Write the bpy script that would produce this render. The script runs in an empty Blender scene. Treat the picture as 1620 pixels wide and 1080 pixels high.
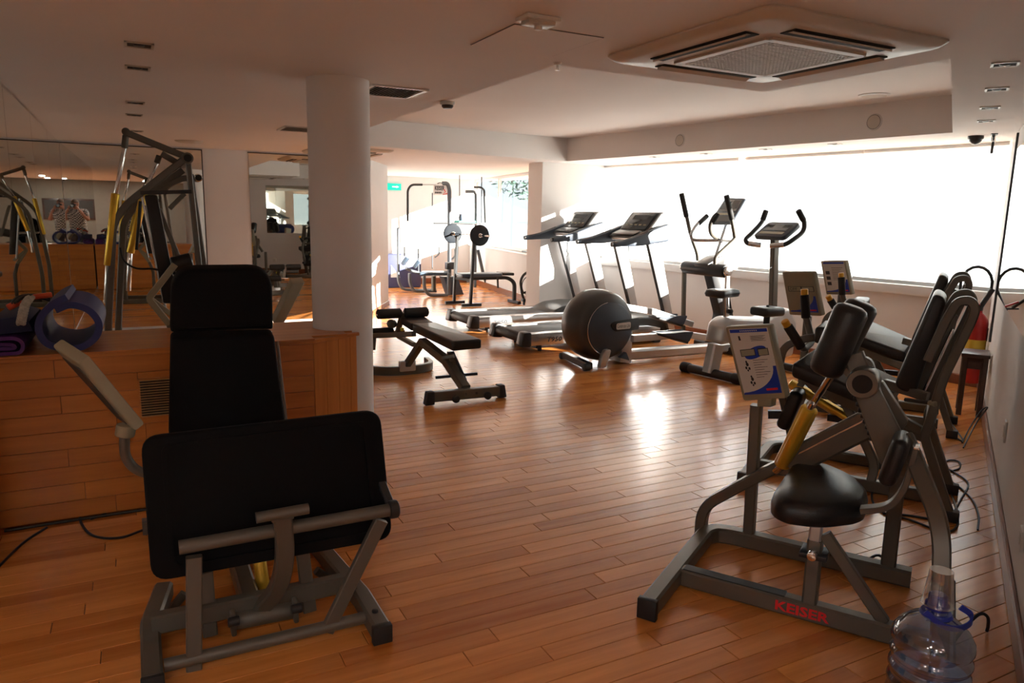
import bpy, bmesh, math, random
from mathutils import Vector, Matrix, geometry
random.seed(7)
scene = bpy.context.scene
COL = scene.collection

# ------------------------------------------------------------------ camera
F_PX = 1146.18
PITCH, ROLL, AZ = math.radians(9.944), math.radians(1.1235), math.radians(27.5)
CAM = Vector((0, 0, 1.55))
_fh = Vector((math.sin(AZ), math.cos(AZ), 0)); _ri = Vector((math.cos(AZ), -math.sin(AZ), 0)); _z = Vector((0, 0, 1))
FW = math.cos(PITCH) * _fh - math.sin(PITCH) * _z
_up = _ri.cross(FW)
RI = math.cos(ROLL) * _ri + math.sin(ROLL) * _up
UP = -math.sin(ROLL) * _ri + math.cos(ROLL) * _up
cd = bpy.data.cameras.new('camera'); cam = bpy.data.objects.new('camera', cd); COL.objects.link(cam)
cam.matrix_world = Matrix(((RI.x, UP.x, -FW.x, CAM.x), (RI.y, UP.y, -FW.y, CAM.y), (RI.z, UP.z, -FW.z, CAM.z), (0, 0, 0, 1)))
cd.sensor_fit = 'HORIZONTAL'; cd.sensor_width = 36.0; cd.lens = F_PX / 1620 * 36; cd.clip_start = 0.01
scene.camera = cam

# ------------------------------------------------------------------ light
BLIND_GLOW = 0.34          # emission of the blind fabric itself, standing in for daylight through it
SKY = 0.7
SUN = 25.0
LAMP_W = 1.6             # each lit ceiling lamp behind the photographer
wd = bpy.data.worlds.new('sky'); scene.world = wd; wd.use_nodes = True
bg = wd.node_tree.nodes['Background']; bg.inputs[0].default_value = (0.86, 0.94, 1.0, 1); bg.inputs[1].default_value = SKY
sd = bpy.data.lights.new('sun', 'SUN'); sun = bpy.data.objects.new('sun', sd); COL.objects.link(sun)
sd.energy = SUN; sd.angle = math.radians(0.6); sd.color = (1.0, 0.95, 0.86)
SUN_DIR = Vector((-0.70, 0.71, -0.244)).normalized()
sun.rotation_euler = (-SUN_DIR).to_track_quat('Z', 'Y').to_euler(); sun.location = (12, -4, 5)
vs = scene.view_settings
vs.view_transform = 'Standard'; vs.look = 'None'; vs.gamma = 1.0; vs.use_curve_mapping = False; vs.exposure = 2.6

# ------------------------------------------------------------------ pixel helpers (1620x1080): a pixel is a direction, the distance comes from a real plane
def V(*a): return Vector(a)
def ray(px, py): return FW * F_PX + RI * (px - 810) - UP * (py - 540)
def at_z(px, py, z):
    d = ray(px, py); return CAM + d * ((z - CAM.z) / d.z)
class Frame:
    """local axes of a machine: origin on the floor, u sideways, v away"""
    def __init__(s, x, y, ux, uy):
        s.o = V(x, y, 0); s.u = V(ux, uy, 0).normalized(); s.v = V(-s.u.y, s.u.x, 0)
    def P(s, px, py, v=0.0):       # pixel on the vertical plane parallel to u at offset v
        d = ray(px, py); t = (v - (CAM - s.o).dot(s.v)) / d.dot(s.v); return CAM + d * t
    def S(s, px, py, u=0.0):       # pixel on the vertical plane parallel to v at offset u
        d = ray(px, py); t = (u - (CAM - s.o).dot(s.u)) / d.dot(s.u); return CAM + d * t
    def W(s, u, v, z): return s.o + s.u * u + s.v * v + V(0, 0, z)
def line_pts(a, b, n): return [a.lerp(b, i / (n - 1)) for i in range(n)]

# ------------------------------------------------------------------ materials
MATS = {}
def mat(name, col, rough=0.5, metal=0.0, spec=0.5, var=0.0, vscale=8.0, bump=0.0, bscale=60.0, coat=0.0, alpha=None, trans=0.0, emit=None, estr=0.0, stretch=None):
    m = bpy.data.materials.new(name); m.use_nodes = True; nt = m.node_tree; b = nt.nodes['Principled BSDF']
    b.inputs['Base Color'].default_value = (*col, 1); b.inputs['Roughness'].default_value = rough; b.inputs['Metallic'].default_value = metal
    b.inputs['Specular IOR Level'].default_value = spec; b.inputs['Coat Weight'].default_value = coat; b.inputs['Coat Roughness'].default_value = 0.12
    b.inputs['Transmission Weight'].default_value = trans
    if emit: b.inputs['Emission Color'].default_value = (*emit, 1); b.inputs['Emission Strength'].default_value = estr
    tc = nt.nodes.new('ShaderNodeTexCoord')
    src = tc.outputs['Object']
    if stretch:
        mp = nt.nodes.new('ShaderNodeMapping'); mp.inputs['Scale'].default_value = stretch; nt.links.new(src, mp.inputs[0]); src = mp.outputs[0]
    if var > 0:
        n = nt.nodes.new('ShaderNodeTexNoise'); n.inputs['Scale'].default_value = vscale; n.inputs['Detail'].default_value = 5
        nt.links.new(src, n.inputs['Vector'])
        r = nt.nodes.new('ShaderNodeMapRange'); r.inputs['From Min'].default_value = 0.3; r.inputs['From Max'].default_value = 0.7
        r.inputs['To Min'].default_value = 1 - var; r.inputs['To Max'].default_value = 1 + var; nt.links.new(n.outputs['Fac'], r.inputs['Value'])
        mx = nt.nodes.new('ShaderNodeMix'); mx.data_type = 'RGBA'; mx.blend_type = 'MULTIPLY'; mx.inputs['Factor'].default_value = 1
        mx.inputs['A'].default_value = (*col, 1); nt.links.new(r.outputs[0], mx.inputs['B']); nt.links.new(mx.outputs['Result'], b.inputs['Base Color'])
    if bump > 0:
        n2 = nt.nodes.new('ShaderNodeTexNoise'); n2.inputs['Scale'].default_value = bscale; n2.inputs['Detail'].default_value = 3
        nt.links.new(src, n2.inputs['Vector'])
        bp = nt.nodes.new('ShaderNodeBump'); bp.inputs['Strength'].default_value = bump; bp.inputs['Distance'].default_value = 0.01
        nt.links.new(n2.outputs['Fac'], bp.inputs['Height']); nt.links.new(bp.outputs[0], b.inputs['Normal'])
    MATS[name] = m; return m
def wood(name, c1, c2, rough, grain=(1.5, 22, 22), coat=0.3, tint=0.35):
    m = bpy.data.materials.new(name); m.use_nodes = True; nt = m.node_tree; L = nt.links; b = nt.nodes['Principled BSDF']
    tc = nt.nodes.new('ShaderNodeTexCoord'); mp = nt.nodes.new('ShaderNodeMapping'); mp.inputs['Scale'].default_value = grain
    oi = nt.nodes.new('ShaderNodeObjectInfo'); ge = nt.nodes.new('ShaderNodeNewGeometry')
    ad = nt.nodes.new('ShaderNodeMath'); ad.operation = 'ADD'; L.new(oi.outputs['Random'], ad.inputs[0]); L.new(ge.outputs['Random Per Island'], ad.inputs[1])
    fr = nt.nodes.new('ShaderNodeMath'); fr.operation = 'FRACT'; L.new(ad.outputs[0], fr.inputs[0])
    off = nt.nodes.new('ShaderNodeMath'); off.operation = 'MULTIPLY'; off.inputs[1].default_value = 37.0; L.new(fr.outputs[0], off.inputs[0])
    vm = nt.nodes.new('ShaderNodeVectorMath'); vm.operation = 'ADD'; L.new(tc.outputs['Object'], mp.inputs[0]); L.new(mp.outputs[0], vm.inputs[0]); L.new(off.outputs[0], vm.inputs[1])
    n = nt.nodes.new('ShaderNodeTexNoise'); n.inputs['Scale'].default_value = 1.0; n.inputs['Detail'].default_value = 6; n.inputs['Roughness'].default_value = 0.6; L.new(vm.outputs[0], n.inputs['Vector'])
    mixf = nt.nodes.new('ShaderNodeMath'); mixf.operation = 'MULTIPLY_ADD'; mixf.inputs[1].default_value = tint; L.new(fr.outputs[0], mixf.inputs[0])
    sc = nt.nodes.new('ShaderNodeMath'); sc.operation = 'MULTIPLY'; sc.inputs[1].default_value = 1.0 - tint * 0.6; L.new(n.outputs['Fac'], sc.inputs[0]); L.new(sc.outputs[0], mixf.inputs[2])
    cr = nt.nodes.new('ShaderNodeValToRGB'); cr.color_ramp.elements[0].position = 0.25; cr.color_ramp.elements[1].position = 0.85
    cr.color_ramp.elements[0].color = (*c1, 1); cr.color_ramp.elements[1].color = (*c2, 1); L.new(mixf.outputs[0], cr.inputs[0]); L.new(cr.outputs[0], b.inputs['Base Color'])
    b.inputs['Roughness'].default_value = rough; b.inputs['Coat Weight'].default_value = coat; b.inputs['Coat Roughness'].default_value = 0.16
    bp = nt.nodes.new('ShaderNodeBump'); bp.inputs['Strength'].default_value = 0.06; bp.inputs['Distance'].default_value = 0.004; L.new(n.outputs['Fac'], bp.inputs['Height']); L.new(bp.outputs[0], b.inputs['Normal'])
    MATS[name] = m; return m
WALL = mat('white wall paint', (0.80, 0.785, 0.775), 0.75, var=0.03, vscale=1.5, bump=0.04, bscale=140)
CEIL = mat('ceiling paint', (0.83, 0.80, 0.78), 0.8, var=0.02, vscale=1.2)
SILLW = mat('white gloss sill', (0.82, 0.82, 0.82), 0.35)
PLANK = wood('bamboo floor plank', (0.48, 0.145, 0.024), (0.85, 0.34, 0.082), 0.25, coat=0.3, tint=0.45)
PANEL = wood('bamboo wall board', (0.42, 0.125, 0.018), (0.66, 0.24, 0.045), 0.34, coat=0.25, tint=0.2)
PANELV = wood('bamboo upright board', (0.42, 0.125, 0.018), (0.66, 0.24, 0.045), 0.34, grain=(22, 22, 1.5), coat=0.25, tint=0.2)
SUBF = mat('dark floor joint', (0.05, 0.02, 0.01), 0.9)
BASEW = wood('reddish baseboard wood', (0.16, 0.045, 0.018), (0.27, 0.085, 0.035), 0.35, coat=0.3)
DARKW = wood('dark brown wood', (0.035, 0.015, 0.01), (0.09, 0.04, 0.025), 0.4)
MIRROR = mat('mirror glass', (0.80, 0.81, 0.77), 0.012, metal=1.0)
FRAME = mat('bronze grey enamel', (0.135, 0.122, 0.100), 0.36, metal=0.3, var=0.06, vscale=5)
DGREY = mat('dark grey enamel', (0.05, 0.05, 0.052), 0.4, metal=0.2)
SILVER = mat('silver paint', (0.55, 0.56, 0.57), 0.32, metal=0.6, var=0.03)
ALU = mat('brushed aluminium', (0.66, 0.67, 0.68), 0.25, metal=0.85)
CHROME = mat('chrome', (0.75, 0.75, 0.75), 0.12, metal=1.0)
GOLD = mat('gold anodised cylinder', (0.80, 0.52, 0.06), 0.28, metal=0.6)
PAD = mat('black vinyl upholstery', (0.014, 0.014, 0.015), 0.36, spec=0.5, bump=0.12, bscale=240)
PADM = mat('black matt upholstery', (0.006, 0.006, 0.007), 0.75, spec=0.12, bump=0.15, bscale=300)
FOAM = mat('black foam grip', (0.014, 0.013, 0.013), 0.7, bump=0.2, bscale=350)
RUBBER = mat('black rubber', (0.016, 0.016, 0.017), 0.55)
BLACKP = mat('black plastic', (0.02, 0.02, 0.022), 0.38)
BLUEBL = mat('blue grey plastic', (0.038, 0.052, 0.075), 0.42)
CHARC = mat('charcoal plastic shell', (0.045, 0.043, 0.042), 0.36)
SCREEN = mat('dark console screen', (0.03, 0.035, 0.04), 0.15)
BEIGE = mat('beige console plastic', (0.29, 0.26, 0.175), 0.42, var=0.03)
LABELW = mat('console label face', (0.62, 0.60, 0.56), 0.35)
LABELB = mat('blue label print', (0.012, 0.05, 0.42), 0.35)
LCD = mat('grey lcd window', (0.34, 0.33, 0.24), 0.25)
INK = mat('black print', (0.02, 0.02, 0.025), 0.5)
REDP = mat('red print', (0.75, 0.02, 0.03), 0.4)
WHITEP = mat('white plastic', (0.74, 0.73, 0.71), 0.4)
CREAM = mat('cream air conditioner plastic', (0.62, 0.57, 0.50), 0.42)
HOLE_SHADE = mat('dark recess', (0.012, 0.011, 0.01), 0.8)  # near-black colour stands in for the shade inside openings
BRASS = mat('bronze slat', (0.55, 0.36, 0.16), 0.4, metal=0.4)
YELLOW = mat('yellow plastic cap', (0.75, 0.38, 0.02), 0.4)
CABLE = mat('black cable', (0.01, 0.01, 0.01), 0.5)

# ------------------------------------------------------------------ mesh builder
def fillet(pts, r, n=6):
    if r <= 0 or len(pts) < 3: return [Vector(p) for p in pts]
    out = [Vector(pts[0])]
    for i in range(1, len(pts) - 1):
        a, b, c = Vector(pts[i - 1]), Vector(pts[i]), Vector(pts[i + 1])
        d1, d2 = (a - b), (c - b); k = min(r, d1.length * 0.48, d2.length * 0.48)
        p, q = b + d1.normalized() * k, b + d2.normalized() * k
        for j in range(n + 1):
            t = j / n; out.append(p * (1 - t) ** 2 + b * 2 * t * (1 - t) + q * t * t)
    out.append(Vector(pts[-1])); return out
def smooth(pts, n=8):        # Catmull-Rom through the points
    P = [Vector(p) for p in pts]; P = [P[0] * 2 - P[1]] + P + [P[-1] * 2 - P[-2]]; out = []
    for i in range(1, len(P) - 2):
        for j in range(n):
            t = j / n; a, b, c, d = P[i - 1], P[i], P[i + 1], P[i + 2]
            out.append(0.5 * ((2 * b) + (c - a) * t + (2 * a - 5 * b + 4 * c - d) * t * t + (3 * b - a - 3 * c + d) * t ** 3))
    out.append(P[-2]); return out
class MB:
    def __init__(s): s.v = []; s.f = []
    def add(s, vs, fs):
        k = len(s.v); s.v += [Vector(p) for p in vs]; s.f += [tuple(i + k for i in f) for f in fs]; return s
    def sweep(s, pts, prof, up=None, closed=False):
        pts = [Vector(p) for p in pts]; n = len(pts); m = len(prof); T = []
        for i in range(n):
            a = pts[i - 1] if (i > 0 or closed) else pts[i]; b = pts[(i + 1) % n] if (i < n - 1 or closed) else pts[i]
            T.append((b - a).normalized())
        if up is None:
            up = V(0, 0, 1) if abs(T[0].z) < 0.9 else V(1, 0, 0)
            x = T[0].cross(up).normalized(); fixed = False
        else: fixed = True
        vs = []
        for i in range(n):
            if fixed: x = T[i].cross(up).normalized(); y = x.cross(T[i]).normalized()
            else:
                x = (x - T[i] * x.dot(T[i])).normalized(); y = x.cross(T[i]).normalized()
            for (a, b) in prof: vs.append(pts[i] + x * a + y * b)
        fs = []
        for i in range(n if closed else n - 1):
            for j in range(m):
                i2 = (i + 1) % n; fs.append((i * m + j, i * m + (j + 1) % m, i2 * m + (j + 1) % m, i2 * m + j))
        if not closed: fs += [tuple(reversed(range(m))), tuple((n - 1) * m + j for j in range(m))]
        return s.add(vs, fs)
    def tube(s, pts, r, fil=0.0, seg=10, closed=False, n=6):
        return s.sweep(fillet(pts, fil, n) if fil else pts, [(r * math.cos(2 * math.pi * j / seg), r * math.sin(2 * math.pi * j / seg)) for j in range(seg)], None, closed)
    def bar(s, pts, w, h, up, fil=0.0, ch=None, n=6):      # w across, h along up
        a, b = w / 2, h / 2; c = min(w, h) * 0.14 if ch is None else ch
        prof = [(a, b - c), (a - c, b), (-a + c, b), (-a, b - c), (-a, -b + c), (-a + c, -b), (a - c, -b), (a, -b + c)]
        return s.sweep(fillet(pts, fil, n) if fil else pts, prof, Vector(up))
    def lathe(s, p0, p1, prof, seg=20):       # prof: (fraction along p0->p1, radius)
        p0, p1 = Vector(p0), Vector(p1); d = (p1 - p0); z = d.normalized(); x = z.orthogonal().normalized(); y = z.cross(x)
        vs = []; m = seg
        for (t, r) in prof:
            for j in range(seg):
                a = 2 * math.pi * j / seg; vs.append(p0 + d * t + (x * math.cos(a) + y * math.sin(a)) * r)
        fs = [(i * m + j, i * m + (j + 1) % m, (i + 1) * m + (j + 1) % m, (i + 1) * m + j) for i in range(len(prof) - 1) for j in range(m)]
        fs += [tuple(reversed(range(m))), tuple((len(prof) - 1) * m + j for j in range(m))]
        return s.add(vs, fs)
    def cyl(s, p0, p1, r, rr=None, bev=0.12, seg=18):
        L = (Vector(p1) - Vector(p0)).length; e = min(r * bev * 2, L * 0.3) / L
        return s.lathe(p0, p1, [(0, r * (1 - bev * 1.4)), (e * 0.35, r * (1 - bev * 0.35)), (e, r), (1 - e, r), (1 - e * 0.35, r * (1 - bev * 0.35)), (1, r * (1 - bev * 1.4))], seg)
    def box(s, c, ax, size, bev=0.0, seg=2):
        bm = bmesh.new(); bmesh.ops.create_cube(bm, size=1.0)
        for v in bm.verts: v.co = Vector((v.co.x * size[0], v.co.y * size[1], v.co.z * size[2]))
        if bev > 0: bmesh.ops.bevel(bm, geom=list(bm.edges), offset=min(bev, min(size) * 0.49), segments=seg, profile=0.5, affect='EDGES')
        bm.verts.index_update(); x, y, z = [Vector(a) for a in ax]; c = Vector(c)
        s.add([c + x * v.co.x + y * v.co.y + z * v.co.z for v in bm.verts], [tuple(v.index for v in f.verts) for f in bm.faces]); bm.free(); return s
    def prism(s, poly, ext, bev=0.0, seg=2):    # polygon of 3-D points extruded by a vector
        poly = [Vector(p) for p in poly]; ext = Vector(ext)
        bm = bmesh.new(); a = [bm.verts.new(p) for p in poly]; b = [bm.verts.new(p + ext) for p in poly]; n = len(poly)
        bm.faces.new(a); bm.faces.new(list(reversed(b)))
        for i in range(n): bm.faces.new((a[(i + 1) % n], a[i], b[i], b[(i + 1) % n]))
        bmesh.ops.recalc_face_normals(bm, faces=list(bm.faces))
        if bev > 0:
            es = [e for e in bm.edges if len(e.link_faces) == 2 and (set(e.verts) <= set(a) or set(e.verts) <= set(b))]
            bmesh.ops.bevel(bm, geom=es, offset=bev, segments=seg, profile=0.5, affect='EDGES')
        bm.verts.index_update(); s.add([v.co.copy() for v in bm.verts], [tuple(v.index for v in f.verts) for f in bm.faces]); bm.free(); return s
    def quad(s, a, b, c, d): return s.add([a, b, c, d], [(0, 1, 2, 3)])
    def build(s, name, m, parent=None, base=None, smooth_ang=40):
        o = Vector(base) if base is not None else (ORG[parent.name] if parent is not None else V(0, 0, 0))
        me = bpy.data.meshes.new(name); me.from_pydata([tuple(p - o) for p in s.v], [], s.f)
        bm = bmesh.new(); bm.from_mesh(me); bmesh.ops.recalc_face_normals(bm, faces=list(bm.faces)); bm.to_mesh(me); bm.free()
        for p in me.polygons: p.use_smooth = True
        me.set_sharp_from_angle(angle=math.radians(smooth_ang)); me.materials.append(m)
        ob = bpy.data.objects.new(name, me); COL.objects.link(ob); ob.parent = parent
        if parent is None: ob.location = o
        ORG[ob.name] = o; return ob
ORG = {}
def rounded_poly(pts, r, n=5):     # closed polygon with rounded corners
    out = []; P = [Vector(p) for p in pts]; k = len(P)
    for i in range(k):
        a, b, c = P[i - 1], P[i], P[(i + 1) % k]; d1, d2 = a - b, c - b; q = min(r, d1.length * .48, d2.length * .48)
        p0, p1 = b + d1.normalized() * q, b + d2.normalized() * q
        for j in range(n + 1):
            t = j / n; out.append(p0 * (1 - t) ** 2 + b * 2 * t * (1 - t) + p1 * t * t)
    return out
def tag(o, label, cat, group=None, kind=None):
    o['label'] = label; o['category'] = cat
    if group: o['group'] = group
    if kind: o['kind'] = kind
    return o
def thing(name, loc, label, cat, group=None):
    o = bpy.data.objects.new(name, None); COL.objects.link(o); o.location = loc; o.empty_display_size = 0.1; ORG[o.name] = Vector(loc)
    return tag(o, label, cat, group)
def struct(o, label, cat): return tag(o, label, cat, kind='structure')
def text(body, center, right, up, height, m, parent, name='lettering', width=None, bold=0.0, depth=0.0006, shear=0.0):
    cu = bpy.data.curves.new('t', 'FONT'); cu.body = body; cu.align_x = 'CENTER'; cu.align_y = 'CENTER'; cu.size = 1.0; cu.offset = bold; cu.shear = shear; cu.resolution_u = 2
    ob = bpy.data.objects.new('t', cu); COL.objects.link(ob); dg = bpy.context.evaluated_depsgraph_get(); dg.update()
    me = bpy.data.meshes.new_from_object(ob.evaluated_get(dg)); bpy.data.objects.remove(ob)
    xs = [v.co.x for v in me.vertices]; ys = [v.co.y for v in me.vertices]
    w, h = max(xs) - min(xs), max(ys) - min(ys); cx, cy = (max(xs) + min(xs)) / 2, (max(ys) + min(ys)) / 2
    sy = height / h; sx = (width / w) if width else sy
    right, up = Vector(right).normalized(), Vector(up).normalized(); nrm = right.cross(up)
    mb = MB(); mb.add([Vector(center) + right * ((v.co.x - cx) * sx) + up * ((v.co.y - cy) * sy) + nrm * depth for v in me.vertices], [tuple(p.vertices) for p in me.polygons])
    bpy.data.meshes.remove(me); return mb.build(name, m, parent)
AX = (V(1, 0, 0), V(0, 1, 0), V(0, 0, 1))
def axes_z(d): d = Vector((d[0], d[1], 0)).normalized(); return (d, V(-d.y, d.x, 0), V(0, 0, 1))
# ================================================================== STRUCTURE
CZ, TZ = 2.30, 2.61                       # main ceiling, raised tray
A_ = V(0.852, 0.524, 0).normalized(); B_ = V(A_.y, -A_.x, 0)     # along / towards the oblique right wall
RW = 0.37                                  # wall face distance in B_
def rw(a, b=RW, z=0.0): return A_ * a + B_ * b + V(0, 0, z)
WD = V(-0.144, 0.99, 0).normalized(); WN = V(WD.y, -WD.x, 0)     # along / outwards of the window wall
CORNER = V(7.116, 3.946, 0)
def ww(s, n=0.0, z=0.0): return CORNER + WD * s + WN * n + V(0, 0, z)
MIR_Y = 10.20; LEFT_X = -0.72

# ---- floor
PW, PL_ = 0.0945, 1.04
fl = MB().box((1.7, 5.3, -0.06), AX, (12.5, 20.4, 0.10)).build('floor', SUBF)
struct(fl, 'orange bamboo plank floor with a satin sheen', 'floor')
def plank_mesh(L):
    m = MB(); a, b, h, c = L / 2 - 0.0014, PW / 2 - 0.0011, 0.011, 0.0014
    m.add([(-a, -b, -h), (a, -b, -h), (a, b, -h), (-a, b, -h), (-a, -b, -c), (a, -b, -c), (a, b, -c), (-a, b, -c), (-a + c, -b + c, 0), (a - c, -b + c, 0), (a - c, b - c, 0), (-a + c, b - c, 0)],
          [(0, 1, 5, 4), (1, 2, 6, 5), (2, 3, 7, 6), (3, 0, 4, 7), (4, 5, 9, 8), (5, 6, 10, 9), (6, 7, 11, 10), (7, 4, 8, 11), (8, 9, 10, 11)])
    return m
planks = []
y0 = at_z(611.7, 890.7, 0).y
rr = random.Random(3)
for j in range(-80, 136):
    y = y0 + (j + 0.5) * PW; x = -4.4 + rr.random() * PL_
    if y > 15.15 or y < -4.5: continue
    while x < 7.7:
        planks.append((x + PL_ / 2, y)); x += PL_
def seen(p):
    d = V(p[0], p[1], 0) - CAM; w = d.dot(FW)
    if w < 0.2: return None
    px, py = 810 + F_PX * d.dot(RI) / w, 540 - F_PX * d.dot(UP) / w
    if not (-150 < px < 1770 and py < 1130): return None
    if p[1] > 3.95 and p[0] < 1.2: return None
    if V(p[0], p[1], 0).dot(B_) > RW + 0.25: return None
    return d.length
vis = sorted((seen(p), p) for p in planks if seen(p)); near = set(p for _, p in vis[:295])
tmpl = plank_mesh(PL_); pme = None; rest = MB()
for p in planks:
    if p in near:
        if pme is None:
            o = tmpl.build('plank', PLANK, fl, base=(0, 0, 0)); pme = o.data
        else:
            o = bpy.data.objects.new('plank', pme); COL.objects.link(o); o.parent = fl
        o.location = (p[0], p[1], 0)
    else:
        q = V(p[0], p[1], 0)
        if q.dot(B_) > RW + 0.7 and (p[0] > 2.6 or (p[0] > 1.9 and p[1] > .8)): continue
        rest.add([v + q for v in tmpl.v], tmpl.f)
o = rest.build('floor_planks', PLANK, fl, smooth_ang=20); o['kind'] = 'stuff'

# ---- ceiling with raised tray
tray = [V(1.955, 3.34, CZ), V(3.40, 3.34, CZ), V(3.42, 2.215, CZ), V(6.18, 3.914, CZ), V(5.474, 8.955, CZ), V(3.42, 8.70, CZ), V(3.40, 8.60, CZ), V(1.955, 8.42, CZ)]
outer = [V(-4.4, -4.8, CZ), V(7.6, -4.8, CZ), V(7.6, 15.5, CZ), V(-4.4, 15.5, CZ)]
m = MB(); tri = geometry.tessellate_polygon([outer, tray]); allp = outer + tray; m.add(allp, [tuple(t) for t in tri])
n = len(tray); m.add(tray + [p + V(0, 0, TZ - CZ) for p in tray], [(i, (i + 1) % n, n + (i + 1) % n, n + i) for i in range(n)] + [tuple(range(n, 2 * n))])
m.add([p + V(0, 0, 0.5) for p in outer], [(0, 1, 2, 3)])
ce = m.build('ceiling', CEIL, smooth_ang=20); struct(ce, 'low white ceiling with a raised tray over the floor', 'ceiling')

# ---- walls
def wall(name, pts, z0, z1, label, m=WALL):
    return struct(MB().prism([V(p[0], p[1], z0) for p in pts], (0, 0, z1 - z0)).build(name, m, smooth_ang=20), label, 'wall')
wl = wall('wall_left', [(LEFT_X, 3.3), (LEFT_X, MIR_Y + .15), (LEFT_X - .15, MIR_Y + .15), (LEFT_X - .15, 3.3)], 0, CZ, 'left wall lined with tall mirror panels')
wb = wall('wall_back', [(LEFT_X - .15, MIR_Y), (2.885, MIR_Y), (3.77, 11.8), (3.77, 15.2), (3.55, 15.2), (3.55, 11.85), (2.75, MIR_Y + .2), (LEFT_X - .15, MIR_Y + .2)], 0, CZ, 'white back wall with mirrors behind the round column')
wall('wall_far', [(3.55, 15.2), (7.0, 15.2), (7.0, 15.4), (3.55, 15.4)], 0, CZ, 'sunlit white far wall of the rear weights area')
wr = wall('wall_right', [rw(1.9), rw(8.14), rw(8.4, RW + .2), rw(1.7, RW + .2)], 0, CZ, 'white oblique wall along the right edge')
wall('wall_front', [(1.81, .68), (1.81, -4.6), (2.0, -4.6), (2.0, .55)], 0, CZ, 'side wall behind the photographer')
wall('wall_rear', [(-4.2, -4.6), (2.0, -4.6), (2.0, -4.75), (-4.2, -4.75)], 0, CZ, 'wall far behind the photographer, its dimness put into the colour', mat('shade darkened wall paint', (.20, .19, .16), .8, var=.04))  # wall colour darkened to imitate the weak light back there
wall('wall_rear_side', [(-4.2, -4.75), (-4.2, 3.45), (-4.35, 3.45), (-4.35, -4.75)], 0, CZ, 'side wall of the space behind the photographer')
wall('wall_rear_return', [(-4.35, 3.3), (LEFT_X, 3.3), (LEFT_X, 3.45), (-4.35, 3.45)], 0, CZ, 'return wall beside the wooden partition')
WS, WE = 0.0, 5.6                           # window runs along the wall
SILL = 0.92
wall('wall_window', [ww(-.2), ww(WE + 0.2), ww(WE + 0.2, .28), ww(-.2, .28)], 0, SILL - 0.01, 'white dwarf wall under the long blinded window')
wall('wall_return', [(5.30, 9.33), (6.50, 9.33), (6.50, 9.75), (5.30, 9.75)], 0, CZ, 'short white wall stub beside the far treadmill')
BR0, BR1 = V(5.94, 9.7, 0), V(6.78, 15.25, 0); BD = (BR1 - BR0).normalized(); BN = V(BD.y, -BD.x, 0)
def br(s, n=0.0, z=0.0): return BR0 + BD * s + BN * n + V(0, 0, z)
BL = (BR1 - BR0).length
wall('wall_weights_area', [br(0), br(BL), br(BL, .2), br(0, .2)], 0, .84, 'white dwarf wall beside the rear weights bench')
# white pillar on the rear wall between the mirrors is the bare wall itself; mirrors stand 8 mm proud
def mirror(name, a, b, z0, z1, nrm, parent, th=0.008):
    nrm = Vector(nrm); return MB().prism([V(a[0], a[1], z0), V(b[0], b[1], z0), V(b[0], b[1], z1), V(a[0], a[1], z1)], nrm * th).build(name, MIRROR, parent, smooth_ang=20)
# the left mirrors stand a hair out of square: the corner shows two images
ys = [3.35, 4.35, 5.70, 7.21, 8.65, MIR_Y - 0.01]
for i in range(5):
    a, b = ys[i] + .003, ys[i + 1] - .003
    off = lambda y: LEFT_X + 0.004 + (MIR_Y - y) * 0.0070
    mirror('mirror_panel', (off(a), a), (off(b), b), 0.06, CZ - .012, (0.008 / .008, 0, 0), wl)
for (xa, xb) in ((LEFT_X + .014, 0.822), (1.388, 2.80)):
    mirror('mirror_panel', (xa, MIR_Y), (xb, MIR_Y), 0.06, CZ - 0.03, (0, -1, 0), wb)
    MB().box(((xa + xb) / 2, MIR_Y - .008, CZ - .024), AX, (xb - xa + .02, .016, .012)).build('mirror_trim', DGREY, wb)
    for xx in (xb + .006,): MB().box((xx, MIR_Y - .008, CZ / 2 + .01), AX, (.012, .016, CZ - .06)).build('mirror_trim', DGREY, wb)

# ---- round column
cc = V(1.113, 4.40, 0)
struct(MB().lathe(cc, cc + V(0, 0, CZ), [(0, .18), (1, .18)], 64).build('column', WALL, base=cc), 'round white column at the end of the wooden partition', 'column')

# ---- baseboards
def baseboard(name, pts, h, t, m, label):
    mb = MB(); mb.bar([Vector(p) + V(0, 0, h / 2) for p in pts], t, h, (0, 0, 1), ch=t * 0.3); return struct(mb.build(name, m), label, 'baseboard')
baseboard('baseboard_right', [rw(2.02, RW - .011), rw(8.09, RW - .011)], .105, .022, BASEW, 'dark brown wooden baseboard along the right wall')
baseboard('baseboard_window', [ww(.02, -.010), ww(5.36, -.010)], .10, .02, BASEW, 'reddish wooden baseboard under the long window')
baseboard('baseboard_weights_area', [br(.1, -.010), br(BL - .1, -.010)], .12, .02, BASEW, 'reddish baseboard of the dwarf wall in the rear weights area')
baseboard('baseboard_far', [(3.8, 15.19, 0), (6.7, 15.19, 0)], .12, .02, BASEW, 'reddish baseboard on the sunlit far wall')
baseboard('baseboard_back', [(2.885 - .3, MIR_Y - .01, 0), (2.889, MIR_Y - .008, 0), (3.77, 11.79, 0)], .08, .016, BASEW, 'low reddish baseboard around the angled wall end')

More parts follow.
